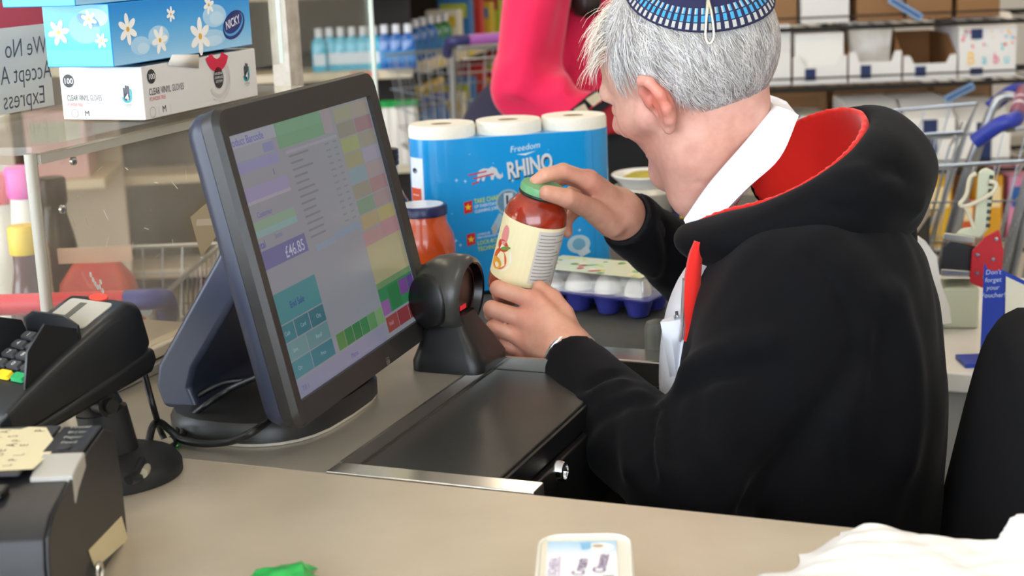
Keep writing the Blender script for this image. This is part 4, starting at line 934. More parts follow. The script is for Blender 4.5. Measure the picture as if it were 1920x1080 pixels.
px_fold([(1245, 420), (1258, 480), (1250, 530)], .005, .008)
# front opening: remove a slab round the chest's centre line
ZT, ZB_ = at(1302, 445, 1.62), at(1272, 745, 1.64)
chest_f = uvz((ZT + ZB_) / 2)
def hoodie(P):
    d = hoodie0(P)
    for pts, a, w in FOLD: d = d + ridge(P, pts, a * 1.5, w)
    d = smax(d, -cap(P, nk0 + (nk0 - nk1) * .4, nk1 + (nk1 - nk0) * .05, .085, .068), .012)            # neck hole
    u = (P - OO.astype(np.float32)) @ UU.astype(np.float32); v = (P - OO.astype(np.float32)) @ VV.astype(np.float32); z = P[..., 2]
    slab = np.maximum(np.abs(v - (chest_f[1] + .022)) - .034 - .10 * np.clip(1.0 - z, 0, .3), u - chest_f[0] - .045)
    _, b_ = arms(P)
    d = np.where(b_ < .004, d, smax(d, -slab, .008))
    # cuffs: sleeves end here
    for wr, el in ((WRL, ELL), (WRR, ELR)):
        n_ = (wr - el) / np.linalg.norm(wr - el); pl = (P - (wr + n_ * .006).astype(np.float32)) @ n_.astype(np.float32)
        near = ((P - wr.astype(np.float32)) ** 2).sum(-1) < .09 ** 2
        d = np.where(near, smax(d, pl, .004), d)
    d = d + .0013 * np.sin(P[..., 0] * 43 + P[..., 2] * 21) * np.sin(P[..., 1] * 37 - P[..., 2] * 33) + .0008 * np.sin(P[..., 0] * 95 - P[..., 2] * 70 + 2 * np.sin(P[..., 1] * 40))
    return smax(d, .62 - P[..., 2], .01)
def cuff(wr, el):
    n_ = (wr - el) / np.linalg.norm(wr - el); a, b_ = wr - n_ * .036, wr + n_ * .010
    def fn(P):
        t, d = seg(P, a, b_); pl = (P - b_.astype(np.float32)) @ n_.astype(np.float32); pl2 = -(P - a.astype(np.float32)) @ n_.astype(np.float32)
        rib = .0006 * np.sin(((P @ np.array([37., 61., 83.], np.float32))) * 26)
        return smax(smax(smax(d - .0345 + rib, pl, .004), pl2, .004), -(d - .0305), .001)
    return nets(fn, *bbox([a, b_], .045), .0022)
# ---- hood lying on the shoulders
P1, P2, P3 = at(1312, 452, 1.55), at(1585, 275, 1.60), at(1497, 196, 1.83)
HC = at(1545, 335, 1.68)
hn = np.cross(P2 - P1, P3 - P1); hn /= np.linalg.norm(hn)
if hn[2] < 0: hn = -hn
def hood_parts():
    RHd = RB
    o = lambda P, g: smin(ell3(P, HC, (.120 + g, .165 + g, .090 + g), RHd), ell3(P, at(1400, 425, 1.60), (.09 + g, .06 + g, .045 + g), RHd), .05)
    inn = lambda P, g: smin(ell3(P, HC - UU * .035 + np.array([0, 0, .020]), (.088 + g, .118 + g, .088 + g), RHd), cap(P, nk0, nk1 - np.array([0, 0, .05]), .085 + g, .078 + g), .03)
    pl = lambda P: ((P - P1.astype(np.float32)) @ hn.astype(np.float32))
    def outer(P):
        d = smax(o(P, 0), -inn(P, .0), .010)
        for pts, a, w in ((HF[0], .007, .010), (HF[1], -.006, .014), (HF[2], .005, .008)): d = d + ridge(P, pts, a, w)
        d = d + .0022 * np.sin(P[..., 0] * 50 + P[..., 2] * 60) * np.sin(P[..., 1] * 45 - P[..., 2] * 30)
        return smax(d, pl(P), .03)
    def lining(P):
        return smax(smax(smax(o(P, -.004), -inn(P, -.0045), .002), inn(P, .003), .001), pl(P) + .006, .002)
    HF = [[hit(x, y, lambda P: o(P, 0)) for x, y in q] for q in ([(1640, 330), (1665, 315), (1690, 320)], [(1580, 300), (1660, 350), (1720, 390)], [(1420, 400), (1520, 380), (1600, 395)])]
    bb = bbox([HC - .2, HC + .2, P1], .03)
    return nets(outer, *bb, .0042), nets(lining, *bb, .0042)
(Vo, Fo), (Vi, Fi) = hood_parts()
Vj, Fj = nets(hoodie, *bbox([SHL, SHR, ELL, WRL, WRR, ELR, HIP - UU * .1 - .0, CH + UU * .16 + VV * .2, LO - VV * .2 + UU * .15, CH - UU * .16, UB + np.array([0, 0, .12]), np.array([.35, 1.5, .64])], .09), .0052)

man = thing('person', 'cashier in black hooded jacket and patterned skullcap holding a sauce jar at the till', 'person', (HIP[0], HIP[1], 0))
MI = Matrix.Translation((-HIP[0], -HIP[1], 0))
def body_part(o): o.matrix_parent_inverse = MI; return o
Vb, Fb = nets(lambda P: smin(torso(P, -.065), smin(np.minimum(*arms(P, -.030)), smin(cap(P, NB, NB - np.array([0, 0, .14]), .026, .026), cap(P, NB - np.array([0, 0, .14]), UB - np.array([0, 0, .05]), .03, .03), .01), .01), .03), *bbox([SHL, SHR, ELL, WRL, WRR, ELR, HIP, CH + UU * .14, LO + UU * .14, LO - VV * .18, LO + VV * .18], .10), .012)
bd = solid('body', [(Vh, Fh), (Vl, Fl), (Vr, Fr), (Vb, Fb)], M_skin, man, attr=lambda V: np.concatenate([skin_head(V[:len(Vh)]), skin_hand(V[len(Vh):])]))
body_part(bd)
M_hood = mat('black_fleece', '070709', .92, spec=.18, sheen=.04, bump=(900, .18), noise=(5, '09090e', .3))
body_part(solid('jacket', [(Vj, Fj)], M_hood, man)); body_part(solid('hood', [(Vo, Fo)], M_hood, man))
body_part(solid('hood_lining', [(Vi, Fi)], mat('red_fleece', 'e0241a', .85, sheen=.2, bump=(700, .15)), man))
M_rib = mat('black_rib', '0d0d10', .9)
for wr, el in ((WRL, ELL), (WRR, ELR)): body_part(solid('cuff', [cuff(wr, el)], M_rib, man))
# shirt: body under the jacket, collar, pocket
M_shirt = mat('white_shirt', 'e9ebf4', .7, bump=(1200, .06))
SB = at(1385, 700, 1.68)
def shirt(P):
    d = ell3(P, SB, (.085, .135, .115), RB)
    d = smin(d, ell3(P, SB + np.array([.01, 0, .08]), (.075, .11, .08), RB), .05)
    u = (P - OO.astype(np.float32)) @ UU.astype(np.float32)
    return smax(smin(d, smax(smax(torso(P, -.022), u - chest_f[0] - .05, .01), P[..., 2] - 1.02, .01), .01), .70 - P[..., 2], .01)
body_part(solid('shirt', [nets(shirt, *bbox([SB - UU * .12, CH + UU * .13, CH - VV * .19, CH + VV * .19, UB + np.array([0, 0, .1]), LO], .06), .0075)], M_shirt, man))
# collar: band round the neck, folded over, open at the front
ct_ = spline([at(x, y, Y) for x, y, Y in ((1284, 408, 1.655), (1330, 342, 1.648), (1398, 264, 1.655), (1452, 198, 1.682))], 6)
cb_ = spline([at(x, y, Y) for x, y, Y in ((1308, 450, 1.640), (1396, 358, 1.622), (1462, 296, 1.628), (1498, 216, 1.660))], 6)
latf = np.array([.08, .99, 0]) * .115
bk_ = np.array(ct_[-1]) - np.array(ct_[-4]); bk_[2] = 0; bk_ = bk_ / np.linalg.norm(bk_)
near = [(np.array(a), np.array(b_)) for a, b_ in zip(ct_, cb_)]; far = [(a + latf, b_ + latf * 1.15) for a, b_ in near][::-1]
arc = []
for k in range(1, 10):
    t = math.pi * k / 10; w = (1 - math.cos(t)) / 2; e = bk_ * .006 * math.sin(t) - np.array([0, 0, .006 * math.sin(t)])
    arc.append((near[-1][0] + latf * w + e, near[-1][1] + latf * 1.15 * w + e * 1.2))
ring_ = near + arc + far; cc_ = sum(a for a, _ in ring_) / len(ring_); rs = []
for top, low in ring_:
    o_ = top - cc_; o_[2] = 0; o_ = o_ / (np.linalg.norm(o_) + 1e-9)
    rs.append([tuple(q_) for q_ in (low, top * .5 + low * .5 + o_ * .005, top * .92 + low * .08 + o_ * .004, top, top - o_ * .004 - np.array([0, 0, .004]), low - o_ * .012)])
o = MB().rings(rs).build('collar', M_shirt, man, smooth=60); body_part(o)
st_ = MB().rings([[tuple(q_) for q_ in (top + np.array([0, 0, -.006]) - (top - cc_) * .05, low - (top - cc_) * .10, low - (top - cc_) * .13, top - (top - cc_) * .09 - np.array([0, 0, .006]))] for top, low in ring_]).build('collar_stand', M_shirt, man, smooth=60); body_part(st_)
pk = [at(1238, 604, 1.60), at(1292, 596, 1.60), at(1296, 745, 1.60), at(1262, 742, 1.60)]
m = MB(); rs = []
for k in range(9):
    t = k / 8; a = pk[0] * (1 - t) + pk[3] * t; b_ = pk[1] * (1 - t) + pk[2] * t; bul = .010 * math.sin(math.pi * t)
    rs.append([tuple(a + np.array([0, .0, 0])), tuple(a * .6 + b_ * .4 + np.array([-.003, -.004 - bul, 0])), tuple(b_ + np.array([0, -.002, 0])), tuple(b_ + np.array([0, .03, 0])), tuple(a + np.array([.004, .012, 0]))])
body_part(m.rings(rs).build('shirt_pocket', M_shirt, man, smooth=60))
pn_ = thing('pen', 'silver pen clipped in the shirt pocket of the cashier', 'pen', tuple(at(1272, 640, 1.606)))
a, b_ = at(1275, 640, 1.606), at(1270, 592, 1.606); o0 = at(1272, 640, 1.606)
MB().cyl(tuple(a - o0), tuple(b_ - o0), .0042, .0040, 14).build('barrel', mat('pen_silver', 'c9d0dc', .2, .8), pn_); MB().cyl(tuple(b_ - o0), tuple(at(1269, 584, 1.606) - o0), .0022, .002, 10).build('button', mat('chrome', 'd9dadc'), pn_)
MB().cyl(tuple(b_ - o0 + np.array([-.003, -.005, 0])), tuple(at(1270, 618, 1.606) - o0 + np.array([-.003, -.005, 0])), .0012, .0012, 8).build('clip', mat('chrome'), pn_)
# red facing and zip along the front edge of the jacket
def strip(name, pts, w, m, lift):
    mb = MB(); rs = []
    for x, y, wd in pts:
        A_ = hit(x - wd, y, hoodie); B_ = hit(x + wd, y, hoodie); Y = min(A_[1], B_[1]) - lift
        A_, B_ = at(x - wd, y, Y), at(x + wd, y, Y + .004); rs.append([tuple(A_), tuple((A_ + B_) / 2 + np.array([0, -.004, 0])), tuple(B_), tuple(B_ + np.array([0, .012, 0])), tuple(A_ + np.array([0, .012, 0]))])
    return body_part(mb.rings(rs).build(name, m, man, smooth=60))
FX = [(1312, 452), (1305, 480), (1300, 520), (1297, 570), (1296, 610), (1292, 640)]
def along(y): return float(np.interp(y, [p[1] for p in FX], [p[0] for p in FX]))
def ribbon(name, ys, off, hw, m, Y):
    mb = MB(); rs = []
    for i, y in enumerate(np.linspace(*ys, 14)):
        x = along(y) + off; w_ = hw(i / 13); A_, B_ = at(x - w_, y, Y), at(x + w_, y, Y + .004)
        rs.append([tuple(A_), tuple((A_ + B_) / 2 + np.array([0, -.004, 0])), tuple(B_), tuple(B_ + np.array([0, .010, 0])), tuple(A_ + np.array([0, .010, 0]))])
    return body_part(mb.rings(rs).build(name, m, man, smooth=60))
ribbon('front_facing', (453, 640), 0, lambda t: 9 + 6 * math.sin(math.pi * min(1, t * 1.1)), mat('red_fleece', 'e0241a'), 1.575)
ribbon('zip', (525, 640), -16, lambda t: 2.2, mat('zip_teeth', 'c8c8cc', .35, .6), 1.580)
# watch strap glint at the left wrist
n_ = (WRL - ELL) / np.linalg.norm(WRL - ELL); wc = LWR + (WRL - LWR) * .35; e1 = np.cross(n_, [0, 0, 1]); e1 /= np.linalg.norm(e1); e2 = np.cross(n_, e1)
body_part(MB().tube([tuple(wc + (e1 * math.cos(t) + e2 * math.sin(t)) * .0315) for t in [2 * math.pi * i / 28 for i in range(28)]], .003, 6, True).build('watch_band', mat('watch_steel', 'c4c8cc', .2, .9), man))

# ---- man: hair
rg = np.random.RandomState(7)
HCc, HRr = np.array([-.008, 0, .042]), np.array([.101, .078, .086])
def on_scalp(dirs, off): 
    r = HRr + off; k = 1 / np.sqrt(((dirs / r) ** 2).sum(1)); return HCc + dirs * k[:, None]
def hairy(p):
    f, l, z = p[:, 0], np.abs(p[:, 1]), p[:, 2]
    low = np.interp(f, [-.11, -.08, -.045, -.02, .012, .025, .045, .062, .075, .09], [-.052, -.046, -.010, .034, .050, .055, .060, .070, .085, .095])
    return (z > low) & (f < np.where(z > .100, .075, .042))
cand = rg.normal(size=(60000, 3)); cand /= np.linalg.norm(cand, axis=1)[:, None]
roots = on_scalp(cand, .0); keep = hairy(roots); roots = roots[keep][:9000]; dirs = cand[keep][:9000]
# scalp cap below the strands
def hair_cap(P):
    d = ell3(P, HCc, HRr + .0045); low = np.interp(P[..., 0], [-.11, -.08, -.045, -.02, .012, .025, .045, .062, .075, .09], [-.048, -.040, -.002, .042, .056, .062, .067, .078, .092, .103]).astype(np.float32)
    d = smax(d, (low - P[..., 2]) * .8, .012); d = smax(d, (P[..., 0] - np.where(P[..., 2] > .10, .066, .034)), .012)
    st = .0012 * np.sin(P[..., 0] * 700 + 6 * np.sin(P[..., 2] * 90) + P[..., 1] * 500)
    return d + st
Vc, Fc = nets(hair_cap, (-.13, -.10, -.08), (.10, .10, .15), .0026); Vc = Vc @ RH.T + HO
def hair_col(V):
    r2 = np.random.RandomState(3); n = len(V); c = np.ones((n, 4)); a, b_ = np.array(lin('938c88')), np.array(lin('c4c0bc')); w = r2.rand(n)[:, None]; c[:, :3] = a * (1 - w) + b_ * w; return c
M_hair = mat_print('grey_hair', .42)
sv, sf, sc_ = [], [], []
low_z = roots[:, 2]
for i in range(len(roots)):
    d0 = dirs[i]; n0 = d0 / HRr; n0 = n0 / np.linalg.norm(n0); f, l, z = roots[i]
    if z > .085 and f > .02: flow = np.array([.9, .25 * np.sign(l) * rg.rand(), -.1])
    else: flow = np.array([-.22 + (.35 if f > .03 else 0), .0, -1.0])
    flow = flow + rg.normal(size=3) * .17 + .35 * np.array([math.sin(f * 170 + z * 60), math.sin(l * 150 + z * 90), 0]); flow -= n0 * flow.dot(n0); flow /= np.linalg.norm(flow) + 1e-9
    Ln = rg.uniform(.028, .048) * (.55 if z < -.005 else 1); p = roots[i].copy(); w0 = rg.uniform(.00045, .0008); bend = rg.normal(size=3) * .25
    tip = 1.0 if not (f > .045 and z > .095) else 1.9
    ps = []
    for s in range(5):
        ps.append(p.copy()); q = p + flow * Ln * tip / 4; dd = q - HCc; k = 1 / math.sqrt(((dd / (HRr + .0025 + .0045 * math.sin((s + 1) / 5 * 2.4))) ** 2).sum()); q2 = HCc + dd * k
        p = q2 if tip == 1 or s < 2 else q + np.array([.002, 0, -.0015 * s])
        flow = flow + bend * .25; nn_ = (p - HCc) / HRr ** 2; nn_ /= np.linalg.norm(nn_); flow -= nn_ * flow.dot(nn_) * (1 if tip == 1 else .3); flow /= np.linalg.norm(flow) + 1e-9
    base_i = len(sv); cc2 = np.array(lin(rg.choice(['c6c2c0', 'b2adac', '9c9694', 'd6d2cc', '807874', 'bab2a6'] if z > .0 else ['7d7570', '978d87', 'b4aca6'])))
    for s, q in enumerate(ps):
        nn_ = (q - HCc) / HRr ** 2; nn_ /= np.linalg.norm(nn_); t_ = ps[min(s + 1, 4)] - ps[max(s - 1, 0)]; sd = np.cross(nn_, t_); sd /= np.linalg.norm(sd) + 1e-9
        w = w0 * (1 - .8 * s / 4)
        sv += [q - sd * w, q + nn_ * w * .9, q + sd * w]
    for s in range(4):
        b0 = base_i + 3 * s; sf += [(b0, b0 + 1, b0 + 4, b0 + 3), (b0 + 1, b0 + 2, b0 + 5, b0 + 4)]
    sc_ += [cc2] * 15
for i in range(420):                                   # fringe swept forward over the forehead
    l0 = rg.uniform(-.045, .062); p = np.array([rg.uniform(.040, .066), l0, 0.]); p[2] = HCc[2] + HRr[2] * math.sqrt(max(.05, 1 - ((p[0] - HCc[0]) / HRr[0]) ** 2 - (l0 / HRr[1]) ** 2)) + .002
    d_ = np.array([.9, .25 + .5 * max(0, l0) / .06, .05]) + rg.normal(size=3) * .18; Ln = rg.uniform(.030, .058); w0 = rg.uniform(.0004, .0007); ps = [p.copy()]
    for s_ in range(5): d_ = d_ / np.linalg.norm(d_); p = p + d_ * Ln / 5; d_ = d_ + np.array([-.16, .03, -.34]); ps.append(p.copy())
    b0_ = len(sv); cc2 = np.array(lin(rg.choice(['efe8dc', 'd8cfc0', 'c4b8a8', 'e8e0d4'])))
    for s_, q in enumerate(ps[:5]):
        t_ = ps[s_ + 1] - q; sd = np.cross([0, 0, 1.], t_); sd /= np.linalg.norm(sd) + 1e-9; w = w0 * (1 - .75 * s_ / 4); sv += [q - sd * w, q + np.array([0, 0, w]), q + sd * w]
    for s_ in range(4): b0 = b0_ + 3 * s_; sf += [(b0, b0 + 1, b0 + 4, b0 + 3), (b0 + 1, b0 + 2, b0 + 5, b0 + 4)]
    sc_ += [cc2] * 15
sv = np.array(sv) @ RH.T + HO
hv, hf, hc = np.concatenate([Vc, sv]), Fc.tolist() + [tuple(np.array(q) + len(Vc)) for q in sf], None
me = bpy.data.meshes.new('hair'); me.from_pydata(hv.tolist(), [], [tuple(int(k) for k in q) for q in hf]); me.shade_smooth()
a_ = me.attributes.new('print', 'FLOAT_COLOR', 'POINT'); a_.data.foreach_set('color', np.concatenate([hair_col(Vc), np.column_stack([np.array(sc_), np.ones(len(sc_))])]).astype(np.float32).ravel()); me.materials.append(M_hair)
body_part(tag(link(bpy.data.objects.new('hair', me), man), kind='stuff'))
# ---- skullcap
kn = np.array([-.585, .08, .80]); kn /= np.linalg.norm(kn); k1 = np.cross(kn, [0, 1, 0]); k1 /= np.linalg.norm(k1); k2 = np.cross(kn, k1)
KR = HRr + .0125
def kpt(th, ph, off=0):
    d = kn * math.cos(th) + (k1 * math.cos(ph) + k2 * math.sin(ph)) * math.sin(th); k = 1 / math.sqrt(((d / (KR + off)) ** 2).sum()); return HW(HCc + d * k)
TH0 = math.radians(51); NK = 240; kv, kf, kc = [], [], []
ths = [TH0, TH0 * .985, TH0 * .975, TH0 * .90, TH0 * .885, TH0 * .81, TH0 * .795, TH0 * .72, TH0 * .6, TH0 * .45, TH0 * .3, TH0 * .15, .01]
offs = [0, .001, .0, .0008, .0, .0008, .0, 0, .0005, .001, .001, .001, .001]
for th, of in zip(ths, offs):
    for j in range(NK): kv.append(tuple(kpt(th, 2 * math.pi * j / NK, of)))
NV, LB, WH = lin('17183e'), lin('3a92c0'), lin('a9aaa2')
for i in range(len(ths) - 1):
    for j in range(NK):
        k = (j + 1) % NK; kf.append((i * NK + j, i * NK + k, (i + 1) * NK + k, (i + 1) * NK + j))
        if i in (2, 4): kc.append([NV, WH, WH, NV][j % 4] if i == 2 else [NV, LB, LB, NV][j % 4])
        elif i == 5: kc.append(NV)
        elif i == 6: kc.append([NV, WH, LB, NV][j % 4])
        else: kc.append(NV)
me = bpy.data.meshes.new('skullcap'); me.from_pydata(kv, [], kf); me.shade_smooth(); a_ = me.attributes.new('print', 'FLOAT_COLOR', 'FACE'); a_.data.foreach_set('color', np.array([(*c, 1) for c in kc], np.float32).ravel()); me.materials.append(mat_print('knitted_cap', .85))
kp = link(bpy.data.objects.new('skullcap', me), man); sm_ = kp.modifiers.new('solid', 'SOLIDIFY'); sm_.thickness = .002; sm_.offset = -1; body_part(kp)
# find the clip's bearing: the point of the rim nearest to the camera picture position
best = min(range(NK), key=lambda j: (lambda v: (960 + F * v[0] / v[2] - 1328) ** 2 if v[2] < (CB.T @ (HO - CP))[2] else 1e9)(CB.T @ (np.array(kv[j]) - CP)))
ph0 = 2 * math.pi * best / NK
cl_pts = [kpt(TH0 * t, ph0 + dp, .004) for t, dp in ((.62, .0), (.8, -.035), (1.02, -.05), (1.10, -.03), (1.12, .0), (1.10, .03), (1.02, .05), (.8, .035), (.63, .004))]
body_part(MB().tube(spline([tuple(q) for q in cl_pts], 4), .0016, 6).build('hair_clip', mat('clip_metal', 'd6d0bc', .25, .8), man))
# ---- trousers and shoes (below the counter)
def legs(P):
    d = None
    for s in (-1, 1):
        h_ = HIP + VV * .09 * s + np.array([0, 0, -.12]); k_ = h_ - UU * .24 + np.array([0, 0, -.04]); a_ = k_ + UU * .02 + np.array([0, 0, -.40])
        e = smin(cap(P, h_, k_, .085, .065), cap(P, k_, a_, .062, .045), .02); d = e if d is None else np.minimum(d, e)
    return d
hz_ = HIP[2] - .12
body_part(solid('trousers', [nets(legs, *bbox([HIP + VV * .2, HIP - VV * .2 - UU * .42, np.array([HIP[0], HIP[1], hz_ - .44])], .12), .014)], mat('dark_trousers', '1b1c22', .9), man))
for s in (-1, 1):
    a = HIP + VV * .09 * s - UU * .22; a[2] = .0705
    m = MB(); yw_ = math.atan2(-UU[1], -UU[0]); m.M = Matrix.Translation(tuple(a)) @ Matrix.Rotation(yw_, 4, 'Z'); m.rings([[(x, y * w, z) for y, z in ((-1, -.07), (1, -.07), (1, -.03), (.6, h_), (-.6, h_), (-1, -.03))] for x, w, h_ in ((-.07, .03, .0), (-.03, .037, .02), (.05, .04, .0), (.13, .042, -.03), (.17, .03, -.045))]).build('shoe', M_dark, man, smooth=50).matrix_parent_inverse = MI

# ------------------------------------------------------------------ operator's chair
ch = thing('operator_chair', 'black padded operator chair behind the cashier', 'chair', (.362, 1.39, 0), math.radians(-10))
M_chf = mat('chair_fabric', '0f0f12', .95, spec=.2, bump=(1500, .2)); M_chp = mat('chair_plastic', '15171c', .38)
def chback(x0, dx, hw, z0, z1, n=26):
    rs = []
    for i, (s, off) in enumerate(((.90, 0), (.97, .008), (1, .02), (1, dx - .02), (.97, dx - .006), (.90, dx))):
        ring = []
        for k in range(n):
            t = 2 * math.pi * k / n; y = math.copysign(abs(math.cos(t)) ** .62, math.cos(t)) * hw * s; zz = math.copysign(abs(math.sin(t)) ** .62, math.sin(t)) * (z1 - z0) / 2 * s
            z = (z0 + z1) / 2 + zz; ring.append((x0 + off + (z - z0) * .20 + .25 * y * y, y, z))
        rs.append(ring)
    return MB().rings(rs)
chback(.012, .055, .205, .56, .985).build('backrest', M_chf, ch, smooth=60)
chback(.0685, .03, .20, .57, .965).build('back_shell', M_chp, ch, smooth=60)
MB().rings([[(a, b_, z) for a, b_ in rrect(-.40 + i_, -.23 + i_, .04 - i_, .23 - i_, .09, 6)] for i_, z in ((.02, .43), (0, .445), (0, .47), (.02, .485))]).build('seat', M_chf, ch, smooth=50)
MB().box(-.02, -.03, .40, .10, .03, .425).box(.085, -.03, .40, .105, .03, .60).build('bracket', M_chp, ch, bevel=.004)
MB().cyl((-.18, 0, .06), (-.18, 0, .425), .028, .025, 20).build('gas_column', M_chp, ch)
for k in range(5):
    t = 2 * math.pi * k / 5 + .3; c_, s_ = math.cos(t), math.sin(t)
    l_ = MB().cyl((-.18 + .02 * c_, .02 * s_, .09), (-.18 + .28 * c_, .28 * s_, .065), .022, .016, 10).build('leg', M_chp, ch)
    MB().cyl((-.18 + .28 * c_ - .012 * s_, .28 * s_ + .012 * c_, .028), (-.18 + .28 * c_ + .012 * s_, .28 * s_ - .012 * c_, .028), .028, .028, 14).build('caster', M_dark, l_)

# ------------------------------------------------------------------ shopper in pink
wd = thing('person', 'shopper in a bright pink hooded top and navy trousers bending behind the belt', 'person', tuple(at(1000, 300, 3.35) * np.array([1, 1, 0])))
WI = Matrix.Translation(tuple(-at(1000, 300, 3.35) * np.array([1, 1, 0])))
wS, wE, wH_ = at(1012, -40, 3.16), at(985, 165, 3.06), at(1085, 205, 2.98)
wS2, wE2, wH2 = at(1110, -40, 3.50), at(1120, 165, 3.45), at(1150, 215, 3.2)
wh = at(990, 280, 3.38); wc_ = at(1075, -10, 3.34); wHead = at(1150, -150, 3.30)
def wtop(P, fold=True):
    d = cap(P, at(1062, 150, 3.34), wc_, .128, .135); d = smin(d, cap(P, at(985, 140, 3.36), at(1010, 110, 3.36), .072, .085), .05)
    d = smin(d, cap(P, wS, wE, .070, .062), .015); d = smin(d, cap(P, wE, wH_, .066, .045), .02)
    d = smin(d, cap(P, wS2, wE2, .075, .062), .03); d = smin(d, cap(P, wE2, wH2, .06, .045), .02)
    if fold:
        for k_, pts in enumerate(WF): d = d + ridge(P, pts, .016 if k_ % 2 == 0 else -.014, .022)
    return d
WF = [[hit(x, y, lambda P: wtop(P, False), 2.4, 4.2) for x, y in q] for q in ([(1062, 15), (1045, 90), (1028, 150)], [(1000, 20), (980, 110), (975, 150)], [(960, 150), (1000, 172), (1030, 165)], [(962, 175), (1000, 190)], [(955, 195), (1010, 203), (1040, 195)], [(1080, 40), (1070, 120), (1050, 170)], [(1105, 60), (1095, 130), (1080, 165)])]
M_pink = mat('pink_fleece', 'd8164a', .85, sheen=.3, bump=(300, .15))
def wbody(P):
    d = ell3(P, wHead, (.078, .075, .105)); d = smin(d, cap(P, wHead, wc_, .05, .06), .02)
    d = smin(d, ell3(P, wHead + np.array([.085, -.01, -.01]), (.018, .014, .022)), .012); d = smin(d, ell3(P, wHead + np.array([.045, 0, -.075]), (.04, .042, .035)), .03)
    d = smax(d, -ell3(P, wHead + np.array([.075, -.045, .018]), (.02, .018, .012)), .01)
    d = smin(d, cap(P, wc_, at(1030, 200, 3.34), .12, .12), .03)
    for w_, n_ in ((wH_, np.array([.05, 0, -.02])), (wH2, np.array([.05, -.01, -.02]))):
        d = np.minimum(d, smin(cap(P, w_, w_ + n_, .03, .028), np.minimum.reduce([cap(P, w_ + n_ + np.array([0, k * .018 - .027, .0]), w_ + n_ * 2.2 + np.array([0, k * .016 - .024, -.02]), .009, .008) for k in range(4)] + [cap(P, w_ + n_ * .4, w_ + n_ + np.array([.01, -.05, -.01]), .011, .009)]), .012))
    return d
def wtr(P):
    d = ell3(P, wh, (.155, .17, .17))
    for s in (-1, 1):
        k_ = wh + np.array([.02, .09 * s, -.42]); k_[2] = .48; a_ = k_ + np.array([-.03, 0, 0]); a_[2] = .06
        d = smin(d, smin(cap(P, wh + np.array([0, .08 * s, -.05]), k_, .095, .068), cap(P, k_, a_, .066, .05), .03), .05)
    return d
def wpart(o): o.matrix_parent_inverse = WI; return o
wpart(solid('body', [nets(wbody, *bbox([wHead, wH_, wH2, at(1030, 230, 3.34)], .2), .009)], M_skin, wd, attr=lambda V: blend(V, 'c99a80', [])))
wpart(solid('hooded_top', [nets(wtop, *bbox([wS, wE, wH_, wS2, wE2, wH2, wc_, at(965, 165, 3.36)], .2), .010)], M_pink, wd))
wpart(solid('trousers', [nets(wtr, *bbox([wh, wh + np.array([0, 0, .1]), np.array([wh[0], wh[1], .06])], .22), .014)], mat('navy_trousers', '232338', .9), wd))
def whair(P):
    d = ell3(P, wHead + np.array([-.02, 0, .015]), (.092, .09, .115)); d = smin(d, cap(P, wHead + np.array([-.04, -.06, -.02]), at(1098, 5, 3.16), .05, .03), .04)
    d = smax(d, -ell3(P, wHead + np.array([.09, 0, -.03]), (.09, .075, .10)), .02)
    return d + .003 * np.sin(P[..., 0] * 300 + P[..., 1] * 200)
wpart(solid('hair', [nets(whair, *bbox([wHead, at(1098, 15, 3.16)], .14), .007)], mat('dark_hair', '1e1410', .5), wd))
for s in (-1, 1):
    m = MB(); q = wh + np.array([.03, .09 * s, 0]); m.M = Matrix.Translation((q[0], q[1], .0)); m.rings([[(x, y * w, z) for y, z in ((-1, 0), (1, 0), (1, .04), (.6, h_), (-.6, h_), (-1, .04))] for x, w, h_ in ((-.1, .03, .08), (-.04, .04, .10), (.05, .042, .07), (.14, .03, .045))]).build('shoe', M_dark, wd, smooth=50).matrix_parent_inverse = WI
# plaid shoulder bag in front of her
sb = thing('plaid_bag', 'black, cream and red checked bag in front of the pink top', 'bag', tuple(at(1105, 245, 2.84)))
b0 = at(1105, 245, 2.84)
def bagp(x, y, Y): return tuple(at(x, y, Y) - b0)
m = MB(); m.rings([[bagp(1045, 232, 2.86 + dy), bagp(1160, 178 + 0, 2.86 + dy), bagp(1168, 250, 2.86 + dy), bagp(1060, 260, 2.86 + dy)] for dy in (0, .05)]).build('body', mat('bag_red', 'a01622', .7), sb, bevel=.008)
for nm, col, q in (('black_stripe', '15151c', [(1046, 226), (1110, 172), (1150, 158), (1158, 172), (1120, 190), (1068, 236)]), ('cream_patch', 'cdbb9c', [(1098, 186), (1120, 172), (1132, 184), (1112, 200)]), ('cream_patch', 'cdbb9c', [(1076, 205), (1096, 194), (1104, 208), (1084, 222)]), ('black_stripe', '15151c', [(1108, 204), (1150, 176), (1156, 186), (1112, 222)])):
    MB().rings([[bagp(x, y, Y_) for x, y in q] for Y_ in ((2.852, 2.858) if nm[0] == 'b' else (2.844, 2.850))]).build(nm, mat('bag_' + col, col, .8), sb)

# black tote hanging beyond the plaid bag
bt0 = at(1195, 300, 2.96); tb_ = thing('tote_bag', 'plain black tote bag between the kitchen rolls and the face of the cashier', 'bag', (bt0[0], bt0[1], BZ + .0005))
zt_ = at(1195, 222, 3.02)[2] - BZ
MB().rings([[(a, b_, z) for a, b_ in rrect(-.075 * s_, -.03 * s_, .075 * s_, .03 * s_, .012, 4)] for s_, z in ((.9, 0), (1, .02), (1.02, zt_ * .6), (.9, zt_))]).build('bag_body', mat('tote_black', '0b0b0d', .7), tb_, smooth=50)
for y in (-.02, .02): MB().tube(spline([(-.04, y, zt_ - .02), (-.035, y, zt_ + .08), (0, y, zt_ + .14), (.035, y, zt_ + .08), (.04, y, zt_ - .02)], 5), .006, 8).build('handle', mat('tote_black'), tb_)
